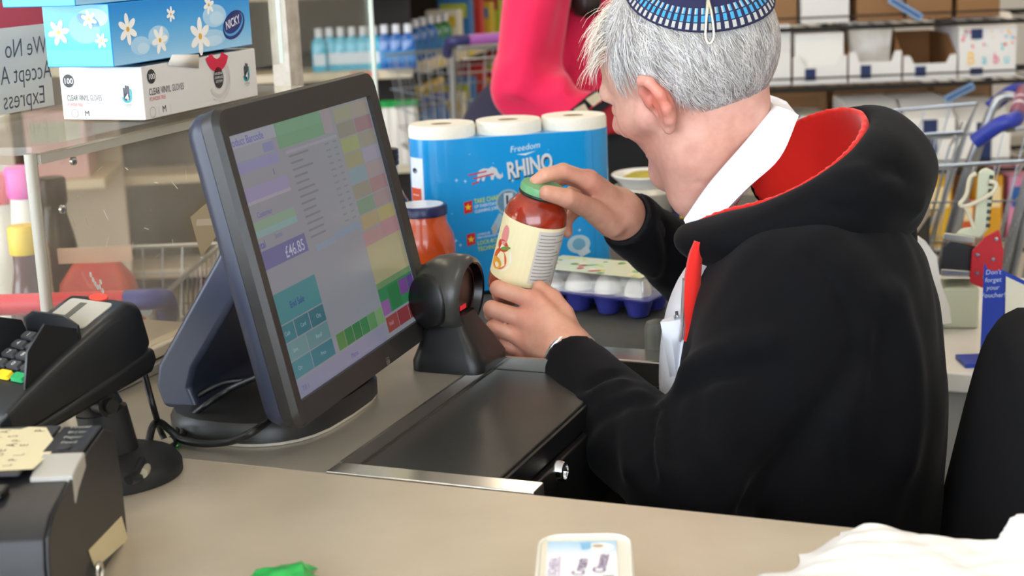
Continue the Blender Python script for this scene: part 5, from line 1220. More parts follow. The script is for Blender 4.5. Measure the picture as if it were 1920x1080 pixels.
# ------------------------------------------------------------------ trolleys
M_wire = mat('trolley_wire', 'b4b9be', .3, .9); M_blue = mat('trolley_blue', '2b3a9c', .4); M_tyre = mat('wheel_grey', '55565a', .6)
def trolley(label, loc, yaw, hcol, hcol2, endcol):
    t = thing('shopping_trolley', label, 'trolley', loc, yaw, 'shopping trolleys')
    top = [(-.25, .10, .97), (.25, .10, .97), (.19, .92, .90), (-.19, .92, .90)]; bot = [(-.21, .22, .52), (.21, .22, .52), (.16, .86, .58), (-.16, .86, .58)]
    L3 = lambda a, b_, s: tuple(np.array(a) * (1 - s) + np.array(b_) * s)
    w = MB()
    for s in (.0, 1): q = [L3(b_, a, s) for a, b_ in zip(top, bot)]; w.tube(q, .0045, 6, True)
    w.build('basket_rim', M_wire, t, 60)
    w = MB()
    for s in (.2, .42, .62, .82): q = [L3(b_, a, s) for a, b_ in zip(top, bot)]; w.tube(q, .0022, 5, True)
    for i in range(4):
        n = 14 if i % 2 else 9
        for k in range(1, n): s = k / n; w.cyl(L3(top[i], top[(i + 1) % 4], s), L3(bot[i], bot[(i + 1) % 4], s), .0018, n=5)
    for k in range(1, 9): s = k / 9; w.cyl(L3(bot[0], bot[1], s), L3(bot[3], bot[2], s), .0018, n=5)
    for k in range(1, 8): s = k / 8; w.cyl(L3(bot[0], bot[3], s), L3(bot[1], bot[2], s), .0018, n=5)
    tag(w.build('basket_wires', M_wire, t, 60), kind='stuff')
    for sx in (-1, 1):
        w = MB(); w.tube(spline([(.265 * sx, .0, .985), (.262 * sx, .07, .95), (.235 * sx, .15, .60), (.225 * sx, .18, .30), (.225 * sx, .12, .15)], 5), .011, 8); w.build('frame_post', M_wire, t, 60)
        w = MB(); w.tube([(.225 * sx, .10, .15), (.18 * sx, .85, .15)], .011, 8); w.build('base_rail', M_wire, t, 60)
        MB().tube(spline([(.235 * sx, 0, 1.0), (.275 * sx, .004, 1.0), (.288 * sx, .03, .992), (.278 * sx, .075, .955)], 5), .0165, 10).build('handle_end', endcol, t, 60)
        for y in (.12, .82):
            x = (.225 if y < .5 else .18) * sx; f_ = MB().box(x - .012, y - .015, .09, x + .012, y + .015, .15).build('wheel_fork', M_wire, t); MB().cyl((x - .012, y, .055), (x + .012, y, .055), .055, .055, 18).build('wheel', M_tyre, f_)
    MB().cyl((-.235, 0, 1.0), (.235, 0, 1.0), .0165, .0165, 18).build('handle', hcol, t)
    for a, b_ in ((-.10, -.06), (.02, .045)): MB().cyl((a, 0, 1.0), (b_, 0, 1.0), .0172, .0172, 18).build('handle_band', hcol2, t)
    # child seat flap
    w = MB(); w.tube([(-.20, .13, .93), (.20, .13, .93), (.20, .17, .74), (-.20, .17, .74)], .003, 6, True); w.build('seat_flap', M_wire, t, 60)
    return t
M_hred = mat('handle_red', 'd8293c', .35); M_hband = mat('handle_white', 'e8b8bc', .4); M_hpur = mat('handle_purple', 'a05aa8', .4)
p0 = at(236, 562, 2.045); t_ = trolley('trolley with a red handle and blue ends behind the acrylic guard', (p0[0] - .235 * .9, p0[1], 0), math.radians(-1.5), M_hred, M_hband, M_blue); t_.scale = (.9, .9, p0[2])
p0 = at(1895, 195, 3.3); t_ = trolley('trolley with a purple banded handle and blue ends behind the hood, nearest the white boxes', (p0[0] + .02, p0[1], 0), math.radians(70), mat('handle_plum', '8a3a62', .4), mat('handle_pale', 'd8c8d4', .4), M_blue); t_.scale = (1, 1, p0[2] / 1.0)
p0 = at(1935, 245, 3.0); t_ = trolley('trolley nested behind the other one at the right edge, mostly out of frame', (p0[0] + .10, p0[1], 0), math.radians(66), M_hred, M_hband, M_blue); t_.scale = (1, .8, p0[2])
p0 = at(905, 74, 4.9); t_ = trolley('distant trolley with a purple handle left of the pink shopper', (p0[0] + .17, p0[1] + .1, 0), math.radians(24), M_hpur, M_hband, mat('trolley_navy', '2a2a5c', .4)); t_.scale = (1, 1, p0[2])

# ------------------------------------------------------------------ bottles in the left trolley
def bottle(name, label, loc, H, R, body, cap_m, neck=.45, band=None, group=None, cat='bottle', shoulder=.72):
    t = thing(name, label, cat, loc, 0, group)
    lathe_obj('bottle', [(0, 0), (R * .92, 0), (R, .01 * H), (R, shoulder * H), (R * .85, (shoulder + .07) * H), (R * neck, (shoulder + .15) * H), (R * neck, .90 * H), (0, .90 * H)], body, t, 20)
    lathe_obj('cap', [(R * neck * 1.15, .902 * H), (R * neck * 1.2, .91 * H), (R * neck * 1.2, .99 * H), (R * neck * 1.05, H), (0, H)], cap_m, t, 18)
    if band:
        p = Print(); p.rect(0, H * .18, 2 * math.pi * R, H * .60, band[0], 0, 20); p.rect(R * 3.9, H * .2, R * 5.6, H * .42, band[1], 1, 6); p.build('label', t, cyl_map(R * 1.006, 0), mat_print('label_paper'))
    return t
TB = .46                                                 # floor of the left trolley's basket
q = at(40, 422, 2.42); bottle('juice_bottle', 'brown juice bottle with a bright yellow cap seen beside the guard edge', (q[0], q[1], TB), q[2] - TB, .031, mat('brown_juice', '5c2a26', .15, coat=.6), mat('yellow_cap', 'e8c424', .4), .62, ('8a4a34', 'c87a3a'), shoulder=.70)
q = at(38, 312, 2.62); bottle('drink_bottle', 'white bottle with a magenta cap behind the yellow capped one', (q[0], q[1], TB), q[2] - TB, .032, mat('milk_white', 'e6e0d4', .35), mat('magenta_cap', 'd42a9c', .4), .75, ('efe8da', 'c02a78'), shoulder=.72)
q = at(-6, 325, 2.62); bottle('drink_bottle', 'pale bottle with a red cap at the left edge of the frame', (q[0], q[1], TB), q[2] - TB, .034, mat('pale_drink', 'd8cfc0', .3), mat('red_cap', 'd0262e', .4), .6, ('e8e2d0', 'b8a23a'), shoulder=.70)
q = at(105, 430, 2.75); bottle('drink_bottle', 'dark bottle inside the trolley, blurred behind the acrylic', (q[0], q[1], TB), at(150, 330, 2.75)[2] - TB, .036, mat('dark_drink', '2c2a30', .2), mat('black_cap', '0e0e10'), .6, None)
q = at(175, 445, 2.45); b_ = thing('snack_bag', 'orange and red snack bag lying in the trolley behind the acrylic', 'bag', (q[0], q[1], TB))
m = MB(); m.rings([[(x * w, y * w * .5, z) for x, y in rrect(-.07, -.07, .07, .07, .02, 4)] for w, z in ((.6, 0), (1, .06), (1.05, .25), (.8, .37), (.5, .40))]).build('pouch', mat('snack_orange', 'd8643c', .35, noise=(9, 'c8322c', .1)), b_, smooth=60)
MB().box(-.06, -.002, .40, .06, .002, .425).build('seal', mat('snack_seal', 'd8b8a0', .4), b_)

# ------------------------------------------------------------------ shelving behind, left of the pink shopper
M_board = mat('shelf_cream', 'd2c6ac', .55); M_unit = mat('shelf_dark', '2a2624', .8); M_tick = mat('price_yellow', 'd8c83a', .5)
g1 = thing('shelf_unit', 'cream edged end shelf holding blue mouthwash bottles', 'shelf', (-1.1, 6.35, 0), math.radians(2))
for z in (.10, .475, .845, 1.16): MB().box(-.75, -.36, z - .035, .735, -.10, z).build('shelf_board', M_board, g1, bevel=.004)
MB().box(-.75, -.099, 0, .735, -.06, 1.9).build('back_panel', M_unit, g1)
for x in (-.75, .715): MB().box(x - .015, -.16, 0, x + .015, -.101, 1.9).build('upright', M_unit, g1) if x < 0 else None
MB().box(.50, -.366, .815, .60, -.3605, .84).build('price_ticket', mat('red_ticket', 'd83a2a', .5), g1)
g2 = thing('shelf_unit', 'receding aisle shelf with yellow price tickets behind the distant trolley', 'shelf', (-.368, 6.0, 0), math.radians(77))
for z in (.10, .475, .845, 1.20): MB().box(.30, 0, z - .04, 3.0, .36, z).build('shelf_board', M_board, g2, bevel=.004)
MB().box(.30, .361, 0, 3.0, .40, 1.9).build('back_panel', M_unit, g2)
for x in (.42, .95, 1.5): MB().box(x, -.006, .812, x + .09, -.0005, .838).build('price_ticket', M_tick, g2)
g2m = Matrix.Translation((-.368, 6.0, 0)) @ Matrix.Rotation(math.radians(77), 4, 'Z')
M_capw = mat('cap_white', 'dfe2ea', .4); M_lb = mat('mouthwash_light', '3ab4d8', .15, coat=.5); M_db = mat('mouthwash_dark', '0f5fae', .12, coat=.6); M_gn = mat('mouthwash_green', '2a7a3a', .15, coat=.5)
def flatbottle(label, loc, H, w, d_, body, cap_m, group, yaw=0, white=False):
    t = thing('bottle', label, 'bottle', loc, yaw, group)
    MB().rings([[(a, b_, z) for a, b_ in rrect(-w * s, -d_ * s, w * s, d_ * s, d_ * .6 * s, 3)] for s, z in ((.93, 0), (1, .01), (1, H * .62), (.9, H * .70), (.45, H * .78), (.42, H * .80))]).build('bottle', body, t, smooth=50)
    MB().lathe([(w * .46, H * .802), (w * .5, H * .81), (w * .48, H), (0, H)], 14).build('cap', cap_m, t)
    MB().box(-w * .75, -d_ - .0012, H * .15, w * .75, -d_ - .0002, H * .42).build('label', mat('bottle_label_' + ('w' if white else 'b'), 'd8e4f0' if white else '3a86c8', .4), t)
    return t
src = flatbottle('light blue mouthwash bottle with a pale cap seen through the acrylic screen', tuple(at(602, 130, 6.05)), .165, .031, .022, M_lb, M_capw, 'light blue mouthwash bottles', white=True); src.location.z = .8455
src['label'] = 'first light blue mouthwash bottle from the left behind the acrylic screen'
for i, x in enumerate((622, 643, 664, 685, 704)): o = copy_tree(src); q = at(x, 130, 6.07); o.location = (q[0], q[1], .8455); o['label'] = ORD[i + 1] + ' light blue mouthwash bottle from the left behind the acrylic screen'
src = flatbottle('dark blue mouthwash bottle with a white cap on the cream shelf', (0, 0, .8455), .168, .031, .022, M_db, M_capw, 'dark blue mouthwash bottles')
for i, (x, Y) in enumerate(((724, 6.07), (746, 6.07), (768, 6.07), (0, .37), (0, .48), (0, .60))): o = src if i == 0 else copy_tree(src); q = at(x, 120, Y) if x else g2m @ Vector((Y, .07, 0)); o.location = (q[0], q[1], .8455); o['label'] = ORD[i] + ' dark blue mouthwash bottle from the left on the cream shelf'
src = flatbottle('green mouthwash bottle with a white cap at the end of the blue row', (0, 0, .8455), .163, .031, .022, M_gn, M_capw, 'green mouthwash bottles')
for i, (x, Y) in enumerate(((842, .72), (856, .84))): o = src if i == 0 else copy_tree(src); q = g2m @ Vector((Y, .07, 0)); o.location = (q[0], q[1], .8455); o['label'] = ('left' if i == 0 else 'right') + ' green mouthwash bottle at the end of the blue row'
M_gcap = mat('green_cap', '1fa04a', .4); M_wtub = mat('white_tube', 'e8e4dc', .4)
src = None
for i, x in enumerate((724, 741, 757, 773)):
    q = at(x, 200, 6.02); lab = 'white tube bottle with a green cap on the lower shelf'
    if src is None: src = bottle('cream_cleaner', lab, (q[0], q[1], .4755), .25, .024, M_wtub, M_gcap, .9, None, 'white tube bottles with green caps', shoulder=.78); o = src
    else: o = copy_tree(src)
    o.location = (q[0], q[1], .4755); o['label'] = ORD[i] + ' white tube bottle with green cap from the left, lower shelf'
src = None
for i, (x, Y) in enumerate(((795, 6.15), (812, 6.25), (829, 6.4))):
    q = at(x, 200, Y)
    if src is None:
        src = thing('spray_bottle', 'blue spray bottle with a dark trigger on the lower shelf', 'spray bottle', (q[0], q[1], .4755), 0, 'blue spray bottles')
        MB().rings([[(a, b_, z) for a, b_ in rrect(-.03 * s, -.022 * s, .03 * s, .022 * s, .014 * s, 3)] for s, z in ((.95, 0), (1, .01), (1, .12), (.75, .17), (.4, .20))]).build('bottle', mat('spray_blue', '1c5c9c', .2, coat=.4), src, smooth=50)
        MB().box(-.05, -.012, .203, .03, .012, .235).build('spray_head', mat('spray_navy', '1c2a6a', .4), src, bevel=.004); MB().box(-.035, -.005, .17, -.028, .005, .203).build('trigger', mat('white_trigger', 'd8d8dc', .4), src); o = src
    else: o = copy_tree(src)
    o.location = (q[0], q[1], .4755); o['label'] = ORD[i] + ' blue spray bottle from the left on the lower shelf'
# packets on the receding shelf
def carton(name, label, cat, loc, w, d_, h, col, yaw=0, group=None, face=None):
    t = thing(name, label, cat, loc, yaw, group)
    MB().box(-w / 2, -d_ / 2, 0, w / 2, d_ / 2, h).build('carton', mat('carton_' + col, col, .5), t, bevel=.002)
    MB().box(-w * .42, -d_ / 2 - .0012, h * .55, w * .42, -d_ / 2 - .0003, h * .85).build('panel_print', mat('carton_face_' + (face or 'e8e4da'), face or 'e8e4da', .5), t)
    return t
cols = [('e2dccc', 'white'), ('2f74b8', 'blue'), ('c8302a', 'red'), ('d8b82a', 'yellow'), ('b8c43a', 'lime'), ('c84a2a', 'orange'), ('3a8ac0', 'sky blue'), ('a82a3c', 'dark red'), ('e6d8a8', 'cream')]
for sh, z in (('upper', .8455), ('middle', .4755)):
    for i, (c__, n_) in enumerate(cols):
        p_ = g2m @ Vector((1.02 + i * .21, .12, z)); h_ = .17 + .05 * ((i * 7) % 3)
        carton('packet', n_ + ' packet standing on the ' + sh + ' board of the receding aisle shelf', 'packet', tuple(p_), .15, .08, h_, c__, math.radians(77 - 90), 'packets on the receding aisle shelf', cols[(i + 3) % 9][0])
src = None
for i in range(4):
    p_ = g2m @ Vector((.38 + i * .11, .07, .4755))
    if src is None: src = bottle('oil_bottle', 'yellow oil bottle on the aisle board', tuple(p_), .27, .034, mat('olive_oil', 'a8921e', .15, coat=.4), mat('yellow_cap', 'e8c424'), .5, None, 'yellow oil bottles', shoulder=.7); o = src
    else: o = copy_tree(src)
    o.location = p_; o['label'] = ORD[i] + ' yellow oil bottle from the left on the middle aisle board'
# shelving seen through the acrylic on the far left
g3 = thing('shelf_unit', 'long cream shelf of pale packs behind the left trolley', 'shelf', (-2.4, 5.6, 0), math.radians(6))
for z in (.12, .55, .95, 1.35): MB().box(-1.2, -.25, z - .035, .95, .2, z).build('shelf_board', M_board, g3, bevel=.004)
MB().box(-1.2, .2, 0, .95, .24, 1.9).build('back_panel', mat('shelf_beige', 'cdc2b4', .8), g3)
g3m = Matrix.Translation((-2.4, 5.6, 0)) @ Matrix.Rotation(math.radians(6), 4, 'Z')
pc = [('e8e0d4', 'white'), ('d8b8b4', 'pale pink'), ('c8c0ae', 'beige'), ('e0c8a0', 'buff'), ('b8a894', 'tan'), ('d0a8a8', 'rose'), ('dcd8c8', 'ivory'), ('a8b09a', 'sage')]
for r_, (sh, z) in enumerate((('top', 1.3505), ('second', .9505), ('third', .5505))):
    for i in range(8):
        c__, n_ = pc[(i + r_ * 3) % 8]; p_ = g3m @ Vector((-1.0 + i * .255, -.10, z)); carton('paper_pack', n_ + ' paper pack on the ' + sh + ' board of the long left shelf', 'pack', tuple(p_), .21, .2, .24 + .05 * ((i + r_) % 3), c__, math.radians(6), 'pale packs on the long left shelf', pc[(i + r_ * 3 + 2) % 8][0])

# ------------------------------------------------------------------ wire shelving with napkin boxes on the right
SY = 4.72; M_blk = mat('rack_black', '14120f', .6); M_kraft = mat('kraft_card', '9a6c40', .8, noise=(6, '8a5e36', .3))
rk = thing('wire_rack', 'black wire rack holding white napkin boxes at the right', 'rack', (1.20, SY + .22, 0))
Z1 = at(1600, 157, SY)[2]; Z2 = at(1600, 44, SY)[2]; Z0 = at(1600, 322, SY)[2]; ZL = at(1700, 470, SY)[2]
for z in (Z1, Z2, Z0, ZL, Z2 + .33):
    s_ = MB()
    for y in (-.22, .22): s_.cyl((-.62, y, z - .012), (.62, y, z - .012), .007, n=8)
    for k in range(26): x = -.62 + 1.24 * k / 25; s_.cyl((x, -.22, z - .005), (x, .22, z - .005), .002, n=5)
    tag(s_.build('wire_shelf', M_blk, rk, 60), kind='stuff')
    tag_ = MB().cyl((-.62, -.222, z + .022), (.62, -.222, z + .022), .003, n=6).build('front_rail', M_blk, rk)
for x in (-.62, -.13, .42, .62):
    for y in (-.225, .225): MB().cyl((x, y + (.012 if y > 0 else -.0), 0), (x, y + (.012 if y > 0 else 0), 1.9), .012, n=10).build('post', M_blk, rk) if (y > 0 or abs(x) > .6) else None
def bx(x0, x1, ytop, zb, Y=SY):
    a, b_ = at(x0, 157, Y), at(x1, 157, Y); return (a[0] + b_[0]) / 2, b_[0] - a[0], at((x0 + x1) / 2, ytop, Y)[2] - zb
M_wbox = mat('napkin_card', 'e4e0da', .55); M_navy = mat('navy_label', '1c2c58', .5); M_nap = mat('napkin_paper', 'ece8e0', .8)
def tray(label, x0, x1, ytop, fill, zb=None, lip=.35, inner=M_kraft):
    zb = Z1 if zb is None else zb; cx, w, h = bx(x0, x1, ytop, zb); t = thing('napkin_tray', label, 'box', (cx, SY + .02, zb + .0005)); D_ = .30
    MB().box(-w / 2, 0, 0, w / 2, D_, .003).build('bottom', M_wbox, t); MB().box(-w / 2, D_ - .003, .003, w / 2, D_, h * .9).build('back', inner, t)
    hf = h * lip
    for sx in (-1, 1): MB().prism([(0, .003), (D_ - .004, .003), (D_ - .004, h * .9), (D_ * .35, h * .9), (0, hf * 1.35)], sx * w / 2 - (.003 if sx > 0 else 0), sx * w / 2 + (.003 if sx < 0 else 0), 'x').build('side', inner, t)
    MB().prism([(-w / 2, 0), (w / 2, 0), (w / 2, hf * 1.5), (w * .38, hf * 1.5), (w * .30, hf), (-w * .30, hf), (-w * .38, hf * 1.5), (-w / 2, hf * 1.5)], -.003, -.0002, 'y').build('front', M_wbox, t)
    MB().box(-w * .28, -.0052, .012, -w * .08, -.0034, hf * .85).build('price_label', M_navy, t)
    return t, w, h, D_
def napkins(label, par, w, h, D_, n, m=None):
    x, y, z = par.location; t = thing('napkin_pack', label, 'napkins', (x, y + .01, z + .0035))
    for k in range(n): MB().box(-w * .46, .0 + .012 * k, h * .02 + k * .002, w * .46, D_ * .9, h * (.3 + .62 * (k + 1) / n)).build('napkin_stack', m or M_nap, t, bevel=.004) if k == n - 1 else None
    return t
t, w, h, D_ = tray('white tray box with a sloping stack of white napkins', 1489, 1590, 58, 1)
napkins('stack of white napkins rising out of its tray box', t, w, h, D_, 1)
t, w, h, D_ = tray('white tray box with a crumpled cellophane bag of napkins', 1594, 1692, 45, 1)
x, y, z = t.location; c2 = thing('cellophane_bag', 'crumpled clear cellophane bag standing in a napkin tray', 'bag', (x, y + .06, z + .0035)); 
MB().rings([[(a, b_, zz) for a, b_ in rrect(-w * .40 * s, 0, w * .40 * s, D_ * .5, .01, 3)] for s, zz in ((1, 0), (1.02, h * .5), (1.08, h * .8), (1.1, h * 1.0))]).build('bag', mat('cellophane_white', 'e8e6e2', .15, noise=(14, 'c8c0b0', .2), coat=.6), c2, smooth=30)
tray('empty tray box open at the front with brown card inside', 1696, 1796, 62, 0)
cx, w, h = bx(1430, 1485, 48, Z1); carton('napkin_box', 'tall plain white box next to the napkin tray', 'box', (cx, SY + .17, Z1 + .0005), w, .3, h, 'e2ded8', face='dcd8d2')
cx, w, h = bx(1800, 1908, 28, Z1); t = thing('baby_napkin_box', 'white napkin pack printed with coloured letters and dots', 'napkins', (cx, SY + .16, Z1 + .0005))
MB().rings([[(a, b_, z) for a, b_ in ((-w / 2, -.14), (w / 2, -.14), (w / 2, .14), (-w / 2, .14))] if False else [(-w / 2, -.14 + (z > h * .8) * .07, z), (w / 2, -.14 + (z > h * .8) * .07, z), (w / 2, .14, z), (-w / 2, .14, z)] for z in (0, h * .78, h)]).build('pack', M_wbox, t, bevel=.003)
p = Print(); rr = random.Random(4)
for i in range(34): p.ell(rr.uniform(-.46, .46) * w, rr.choice([rr.uniform(.44, .74), rr.uniform(.60, .76)]) * h, rr.uniform(.002, .006), rr.uniform(.002, .006), rr.choice(['e04a7a', 'f0b83a', 'e8502a', '6cc8d0', 'f0a0b8', '9cd0e0']), 1, n=10)
for s_, x_, c__ in (('B', -.36, 'f0c03a'), ('a', -.10, '5ac0c8'), ('b', .10, 'e03a78'), ('u', .28, '5ac8d0')): p.text(s_, x_ * w, h * .22, .055 if s_ == 'B' else .045, c__, 2, bold=.02, sx=.8)
p.build('front_print', t, plane_map((0, -.1404, 0), (1, 0, 0), (0, 0, 1))); MB().box(-w * .30, -.1422, h * .62, -w * .10, -.1406, h * .78).build('navy_band', M_navy, t); MB().box(-w * .30, -.1422, .01, -w * .08, -.1406, h * .16).build('price_label', M_navy, t)
cx, w, h = bx(1507, 1597, -60, Z2); carton('napkin_box', 'white box with small print on the upper wire shelf', 'box', (cx, SY + .17, Z2 + .0005), w, .25, .17, 'dedad4', face='b8b6b2')
for i, (x0, x1) in enumerate(((1400, 1500), (1612, 1700), (1705, 1790), (1800, 1880))):
    cx, w, h = bx(x0, x1, -40, Z2); carton('brown_carton', ('first', 'second', 'third', 'fourth')[i] + ' brown carton from the left on the upper wire shelf', 'box', (cx, SY + .20, Z2 + .0005), w, .3, .18 + .03 * (i % 2), '8a6238', face='7a5630', group='brown cartons on the upper wire shelf')
for i, (x0, x1) in enumerate(((1425, 1590), (1600, 1790), (1800, 1915))):
    cx, w, h = bx(x0, x1, 160, Z0); carton('brown_carton', ('left', 'middle', 'right')[i] + ' brown carton at the back of the middle wire shelf', 'box', (cx, SY + .36, Z0 + .0005), w * .97, .14, h * .88, '86603a', face='7c5832', group='brown cartons on the middle wire shelf')
for i, (x0, x1, yt) in enumerate(((1596, 1700, 195), (1702, 1800, 192), (1802, 1905, 200))):
    cx, w, h = bx(x0, x1, yt, Z0); t = thing('napkin_pack', ('left', 'middle', 'right')[i] + ' white napkin pack with a navy band on the middle wire shelf', 'napkins', (cx, SY + .16, Z0 + .0005), 0, 'banded napkin packs')
    MB().rings([[(-w * .48, -.14 + (z > h * .8) * .10, z), (w * .48, -.14 + (z > h * .8) * .10, z), (w * .48, .12, z), (-w * .48, .12, z)] for z in (0, h * .74, h)]).build('pack', M_nap, t, bevel=.004)
    MB().box(-w * .16, -.1425, h * .05, w * .12, -.1405, h * .73).build('navy_band', M_navy, t)
q = at(1500, 178, SY - .05); t = thing('foil_plates', 'stack of shiny silver plates behind the white collar', 'plates', (q[0], SY + .05, Z0 + .0005))
MB().lathe([(.05, 0), (.06, .004), (.085, h * .8), (.088, h * 1.02), (.08, h), (0, h * .9)], 28).build('plate_stack', mat('foil', 'c8c6bc', .25, .7, bump=(60, .6)), t)
for i, (x, Y0, tl) in enumerate(((1700, 0, 1), (1680, 180, -1))): pass
for lab, a, b_ in (('blue price strip hanging askew under the upper wire shelf', (1668, -2), (1728, 34)), ('blue price strip standing askew above the lower napkin packs', (1772, 188), (1826, 160))):
    A_, B_ = at(*a, SY - .03), at(*b_, SY - .03); t = thing('price_strip', lab, 'price strip', tuple(A_)); m = MB(); d_ = B_ - A_; n_ = np.array([-d_[2], 0, d_[0]]); n_ = n_ / np.linalg.norm(n_) * .011
    m.rings([[tuple(q_ + n_), tuple(q_ - n_), tuple(q_ - n_ + np.array([0, .004, 0])), tuple(q_ + n_ + np.array([0, .004, 0]))] for q_ in (np.zeros(3), d_)]).build('strip', mat('strip_blue', '7a9cc0', .35), t)
    m = MB(); m.rings([[tuple(q_ + n_ * .4 + np.array([0, -.001, 0])), tuple(q_ - n_ * .4 + np.array([0, -.001, 0])), tuple(q_ - n_ * .4 - np.array([0, .0003, 0])), tuple(q_ + n_ * .4 - np.array([0, .0003, 0]))] for q_ in (d_ * .05, d_ * .95)]).build('strip_card', mat('strip_navy', '2a4a7a', .4), t)
for i, (x0, x1, yt, c__, n_) in enumerate(((1735, 1790, 335, 'd8a818', 'yellow'), (1835, 1886, 335, 'd89a1c', 'amber'), (1792, 1833, 380, 'c8521c', 'orange'), (1898, 1960, 335, 'd88aa8', 'pink'))):
    a, b2 = at(x0, 400, SY), at(x1, 400, SY); carton('gift_box', n_ + ' box on the bottom wire shelf at the right', 'box', ((a[0] + b2[0]) / 2, SY + .16, ZL + .0005), b2[0] - a[0], .25, at(x0, yt, SY)[2] - ZL, c__, face='f0d8a0' if i < 3 else '2a5aa0')

# ------------------------------------------------------------------ side counter with the bag sealer
SZ = at(1800, 605, 2.35)[2]
sc2 = thing('side_counter', 'white side counter behind the cashier', 'counter', W(0, 0, 0), ANG)
MB().box(.315, 1.00, SZ - .03, .98, 1.62, SZ).build('top', mat('white_laminate', 'd8d4cc', .4), sc2, bevel=.004); MB().box(.33, 1.02, 0, .96, 1.60, SZ - .031).build('cabinet', mat('cabinet_laminate', '9c9a96'), sc2)
M_pale = mat('sealer_green', 'c6ccb4', .45); M_redp = mat('sealer_red', 'b01c28', .4)
s0 = at(1800, 596, 2.33); sl_ = thing('bag_sealer', 'pale green bag neck sealer with a red side plate on the side counter', 'bag sealer', (s0[0], s0[1], SZ + .0005), math.radians(-12))
def SP(x, y, dy=0):
    q_ = at(x, y, 2.33 + dy) - np.array([s0[0], s0[1], SZ + .0005]); c_, s_ = math.cos(math.radians(12)), math.sin(math.radians(12)); return (q_[0] * c_ - q_[1] * s_, q_[0] * s_ + q_[1] * c_, q_[2])
def slab(name, pts, y0, y1, m, bev=.002): return MB().rings([[SP(x, y, d_) for x, y in pts] for d_ in (y0, y1)]).build(name, m, sl_, bevel=bev)
zb_ = SP(1770, 596)[2]
MB().box(-.028, -.02, 0, .026, .05, .065).build('base', M_pale, sl_, bevel=.004)
slab('roll_housing', [(1764, 512), (1768, 462), (1782, 452), (1832, 462), (1826, 514)], -.02, .045, mat('sealer_black', '26272a', .35))
slab('guide_plate', [(1764, 518), (1764, 504), (1822, 508), (1820, 520)], -.024, .05, mat('sealer_chrome', 'c4c4bc', .2, .8))
slab('guide_plate', [(1768, 448), (1770, 436), (1830, 444), (1828, 458)], -.024, .05, mat('sealer_chrome'))
slab('side_plate', [(1818, 530), (1822, 470), (1846, 444), (1873, 430), (1882, 470), (1878, 520), (1842, 540)], -.028, -.022, M_redp)
slab('arm', [(1790, 440), (1802, 428), (1826, 425), (1834, 322), (1848, 313), (1866, 322), (1852, 430), (1838, 448)], -.005, .02, M_pale, .004)
for k in range(8): y = 328 + k * 13; slab('arm_slot', [(1856 - k * .9, y), (1864 - k * .9, y + 1), (1862 - k * .9, y + 8), (1854 - k * .9, y + 7)], -.0065, -.0052, mat('slot_dark', '3a4038', .6), 0)
for x, y in ((1833, 478), (1845, 520), (1868, 448), (1832, 512), (1862, 486)): m = MB(); c_ = SP(x, y, -.0285); m.M = Matrix.Translation(c_) @ Matrix.Rotation(math.pi / 2, 4, 'X'); m.lathe([(.0035, 0), (.003, .002), (0, .0022)], 10).build('rivet', M_screw, sl_)
o = MB().tube(spline([SP(1855, 340, -.012), SP(1868, 345, -.014), SP(1862, 360, -.014), SP(1838, 375, -.012), SP(1812, 386, -.012), SP(1800, 383, -.012), SP(1812, 365, -.012), SP(1818, 335, -.012), SP(1830, 325, -.012)], 6), .0032, 8).build('string_loop', mat('string', 'd2cbb4', .8), sl_)
MB().tube(spline([SP(1808, 386, -.012), SP(1818, 405, -.012), SP(1826, 428, -.012)], 6), .0028, 8).build('string_loop', mat('string'), sl_)
# draped white paper
dpq = [at(x, y, 2.28) for x, y in ((1705, 440), (1735, 452), (1756, 480), (1764, 530), (1780, 575), (1784, 606))]
pp = thing('paper_sheet', 'curled white paper sheet hanging beside the bag sealer', 'paper', tuple(dpq[0])); m = MB()
m.rings([[tuple(q_ - dpq[0]), tuple(q_ - dpq[0] + np.array([-.045, .02, -.01])), tuple(q_ - dpq[0] + np.array([-.05, .14, .0])), tuple(q_ - dpq[0] + np.array([-.001, .14, .0]))] for q_ in dpq]).build('sheet', mat('paper_white', 'e8e4dc', .7), pp, smooth=60)
lf0 = at(1880, 590, 2.1); lf = thing('leaflet_holder', 'blue leaflet holder with white lettering at the right edge', 'leaflet holder', (lf0[0], lf0[1], SZ + .0005)); 
def LP(x, y, d_=0): q_ = at(x, y, 2.1 + d_) - np.array([lf0[0], lf0[1], SZ + .0005]); return tuple(q_)
def LB_(x, d_): q_ = LP(x, 580, d_); return (q_[0], q_[1], .0065)
MB().rings([[LB_(1840, d_), LP(1845, 492, d_), LP(1852, 505, d_), LP(1865, 508, d_), LP(1880, 505, d_), LB_(1885, d_)] for d_ in (0, .006)]).build('front_panel', mat('holder_blue', '1c3aa0', .4), lf)
MB().rings([[LB_(1880, d_), LP(1880, 506, d_), LP(1990, 560, d_), LB_(1990, d_)] for d_ in (.008, .014)]).build('side_panel', mat('holder_blue'), lf)
MB().rings([[LB_(1886, d_), LP(1886, 518, d_), LP(1980, 562, d_), LB_(1980, d_)] for d_ in (.005, .0075)]).build('leaflet', mat('leaflet_cream', 'dcd8c4', .6), lf)
p = Print(); c_ = np.array(LP(1862, 530, -.001))
for k, s_ in enumerate(("Don't", 'forget', 'your', 'Voucher!')): p.text(s_, 0, .012 - k * .011, .0095, 'c0cce8', 1, 'c', shear=.1)
p.build('lettering', lf, plane_map(tuple(c_), (1, 0, 0), (0, 0, 1)))
MB().box(-.05, .0, 0, .05, .05, .006).build('foot', mat('holder_blue'), lf)

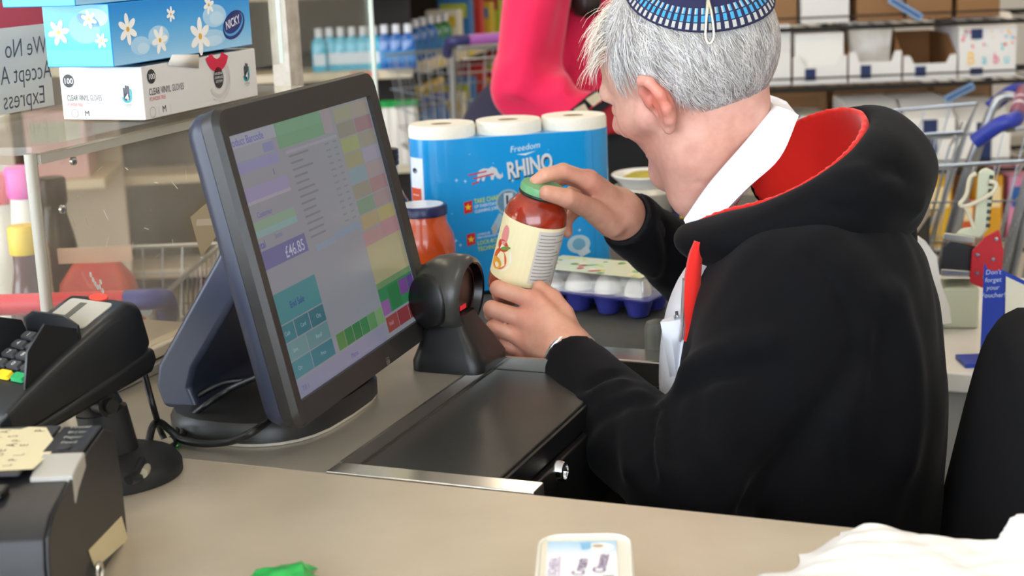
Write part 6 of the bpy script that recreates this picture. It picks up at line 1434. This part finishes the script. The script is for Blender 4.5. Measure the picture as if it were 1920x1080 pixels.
# ------------------------------------------------------------------ more shopping at the far end of the belt
q = at(1215, 400, 2.80); fp = thing('foil_tray_stack', 'stack of ridged pale trays on the belt beyond the chin of the cashier', 'tray stack', (q[0], q[1], BZ + .0005))
m = MB(); pr_ = [(.0, 0)]
for k in range(9): pr_ += [(.052 + k * .0008, .006 + k * .0055), (.058 + k * .0008, .008 + k * .0055)]
m.lathe(pr_ + [(.060, .062), (.0, .062)], 36).build('trays', mat('tray_pale', 'cfc8ba', .35, .3), fp)
q = at(1200, 355, 2.78); MB().lathe([(.045, .062), (.062, .078), (.066, .082), (.064, .084), (.05, .068), (0, .068)], 40).build('top_tray', mat('tray_white', 'f0eeea', .35), fp)
lathe_obj('food', [(.0, .086), (.03, .084), (.05, .074), (0, .07)], mat('food_yellow', 'c8a84a', .6, noise=(30, '8fa83a', .1)), fp, 20)
q = at(1185, 300, 3.0); t = thing('film_pack', 'white pack with purple and blue film beyond the kitchen rolls', 'pack', (q[0], q[1], BZ + .0005))
MB().rings([[(a, b_, z) for a, b_ in rrect(-.06 * s, -.05 * s, .06 * s, .05 * s, .02, 4)] for s, z in ((1, 0), (1.05, .05), (1.0, .085))]).build('tub', mat('tray_white'), t, smooth=50)
MB().rings([[(a, b_, z) for a, b_ in rrect(-.062 * s, -.052 * s, .062 * s, .052 * s, .02, 4)] for s, z in ((1.02, .0855), (1.03, .095), (.95, .1))]).build('film_lid', mat('film_purple', '6a5ab0', .25, noise=(20, '8ab8e0', .06)), t, smooth=50)
q = at(1295, 380, 2.75); t = thing('snack_pack', 'small dark blue and yellow snack pack under the chin of the cashier', 'pack', (q[0], q[1], BZ + .0005))
MB().box(-.03, -.02, 0, .03, .03, .055).build('carton', mat('snack_blue', '23245a', .4), t, bevel=.006); MB().box(-.022, -.0215, .01, -.004, -.0203, .045).build('yellow_print', mat('snack_yellow', 'd8b428', .4), t); MB().lathe([(.02, .0555), (.022, .058), (.018, .085), (0, .09)], 16, .012, 0).build('white_top', mat('tray_white'), t)
